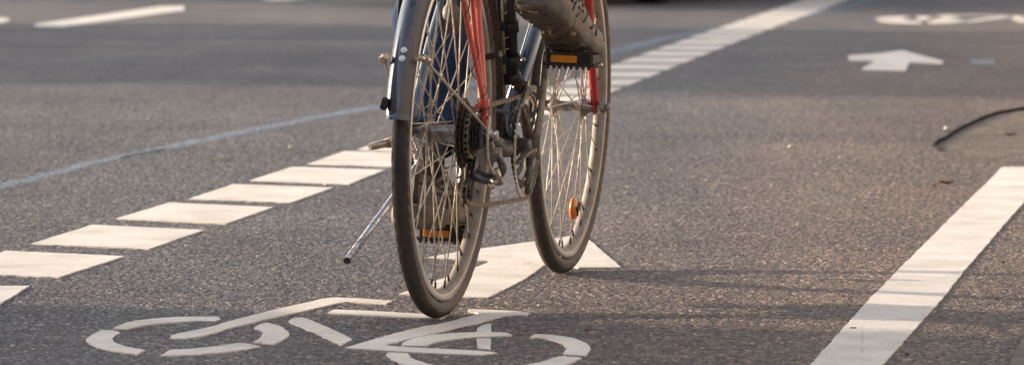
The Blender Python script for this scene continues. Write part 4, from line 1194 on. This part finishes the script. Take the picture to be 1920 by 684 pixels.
def tree(x, y, h, rad, cz, nleaf, label, seed, rz=None):
    rnd = random.Random(seed); tr = empty('street_tree'); tr.location = (x, y, 0); tag(tr, label, 'tree', 'street trees left of the road')
    bm = bmesh.new(); tube(bm, [(0, 0, -.05), (.03, 0, .6), (-.02, .03, 1.5), (.02, 0, cz)], [.2, .15, .13, .10], 14)
    for k in range(9):
        a = k * 2.4; z0 = 1.3 + k * .25
        tube(bm, [(0, 0, z0), (math.cos(a) * rad * .35, math.sin(a) * rad * .35, z0 + .6), (math.cos(a) * rad * .75, math.sin(a) * rad * .75, z0 + 1.0)], [.06, .035, .015], 8)
    obj('trunk', bm, M['bark'], tr)
    bm = bmesh.new(); rz = rz or rad
    cl_ = [(rnd.uniform(-1, 1), rnd.uniform(-1, 1), rnd.uniform(-1, 1)) for _ in range(90)]
    cl_ = [c for c in cl_ if Vector(c).length < 1]
    for i in range(nleaf):
        c = rnd.choice(cl_); q = Vector((c[0] * rad + rnd.gauss(0, .28), c[1] * rad + rnd.gauss(0, .28), cz + c[2] * rz + rnd.gauss(0, .28)))
        s_ = rnd.uniform(.06, .12); rt = Matrix.Rotation(rnd.uniform(0, 6.3), 3, 'Z') @ Matrix.Rotation(rnd.uniform(-1.4, 1.4), 3, 'X')
        bm.faces.new([bm.verts.new(q + rt @ Vector(p)) for p in ((-s_, 0, 0), (0, -s_ * .55, 0), (s_, 0, 0), (0, s_ * .55, 0))])
    obj('crown', bm, M['leaf'], tr, recalc=False)
    return tr
yb = along(XB, 21.6)
tree(XB, yb - 1.2, 6, 1.9, 2.9, 9000, 'bushy low street tree on the left, nearer the camera of the two', 5, 1.9)
tree(XB - .5, yb + 2.3, 6, 2.1, 3.1, 9000, 'bushy low street tree just beyond its nearer neighbour', 6, 2.0)
tree(XB, along(XB, 31.8), 6, 2.4, 3.2, 10000, 'wide crowned street tree farthest up the left kerb', 8, 2.2)

# ------------------------------------------------------------------ light, sky, camera
w = bpy.data.worlds.new('World'); SC.world = w; w.use_nodes = True
t = w.node_tree; bg = t.nodes['Background']; sk = t.nodes.new('ShaderNodeTexSky'); sk.sky_type = 'NISHITA'; sk.sun_disc = False
sk.sun_elevation = SEL; sk.sun_rotation = math.atan2(SX, SY); sk.air_density = 1.0; sk.dust_density = 1.5; sk.ozone_density = 1.0
hz = t.nodes.new('ShaderNodeMix'); hz.data_type = 'RGBA'; hz.inputs[0].default_value = .55
bw = t.nodes.new('ShaderNodeRGBToBW'); t.links.new(sk.outputs[0], bw.inputs[0])
tn = t.nodes.new('ShaderNodeMix'); tn.data_type = 'RGBA'; tn.blend_type = 'MULTIPLY'; tn.inputs[0].default_value = 1; t.links.new(bw.outputs[0], tn.inputs[6]); tn.inputs[7].default_value = (1.09, .98, .95, 1)
t.links.new(sk.outputs[0], hz.inputs[6]); t.links.new(tn.outputs[2], hz.inputs[7])   # thin high cloud greys the blue
t.links.new(hz.outputs[2], bg.inputs[0]); bg.inputs[1].default_value = .15
sl = bpy.data.lights.new('sun', 'SUN'); sl.energy = 2.5; sl.angle = R(.55); sl.color = (1.0, .82, .62)
so = bpy.data.objects.new('sun', sl); COL.objects.link(so)
so.rotation_euler = Vector((SX * math.cos(SEL), SY * math.cos(SEL), math.sin(SEL))).to_track_quat('Z', 'Y').to_euler()

cam = bpy.data.cameras.new('camera'); co = bpy.data.objects.new('camera', cam); COL.objects.link(co)
cam.sensor_width = 36; cam.lens = FPX / 1920 * 36; cam.clip_end = 2000; cam.clip_start = .1
co.location = (0, 0, CH); co.rotation_euler = (pi / 2 - PITCH, 0, 0)
cam.dof.use_dof = True; cam.dof.focus_distance = 9.4; cam.dof.aperture_fstop = 10; cam.dof.aperture_blades = 0
SC.camera = co
SC.render.engine = 'CYCLES'
vs = SC.view_settings; vs.view_transform = 'Standard'; vs.look = 'None'; vs.exposure = 1.70; vs.gamma = 1; vs.use_curve_mapping = False
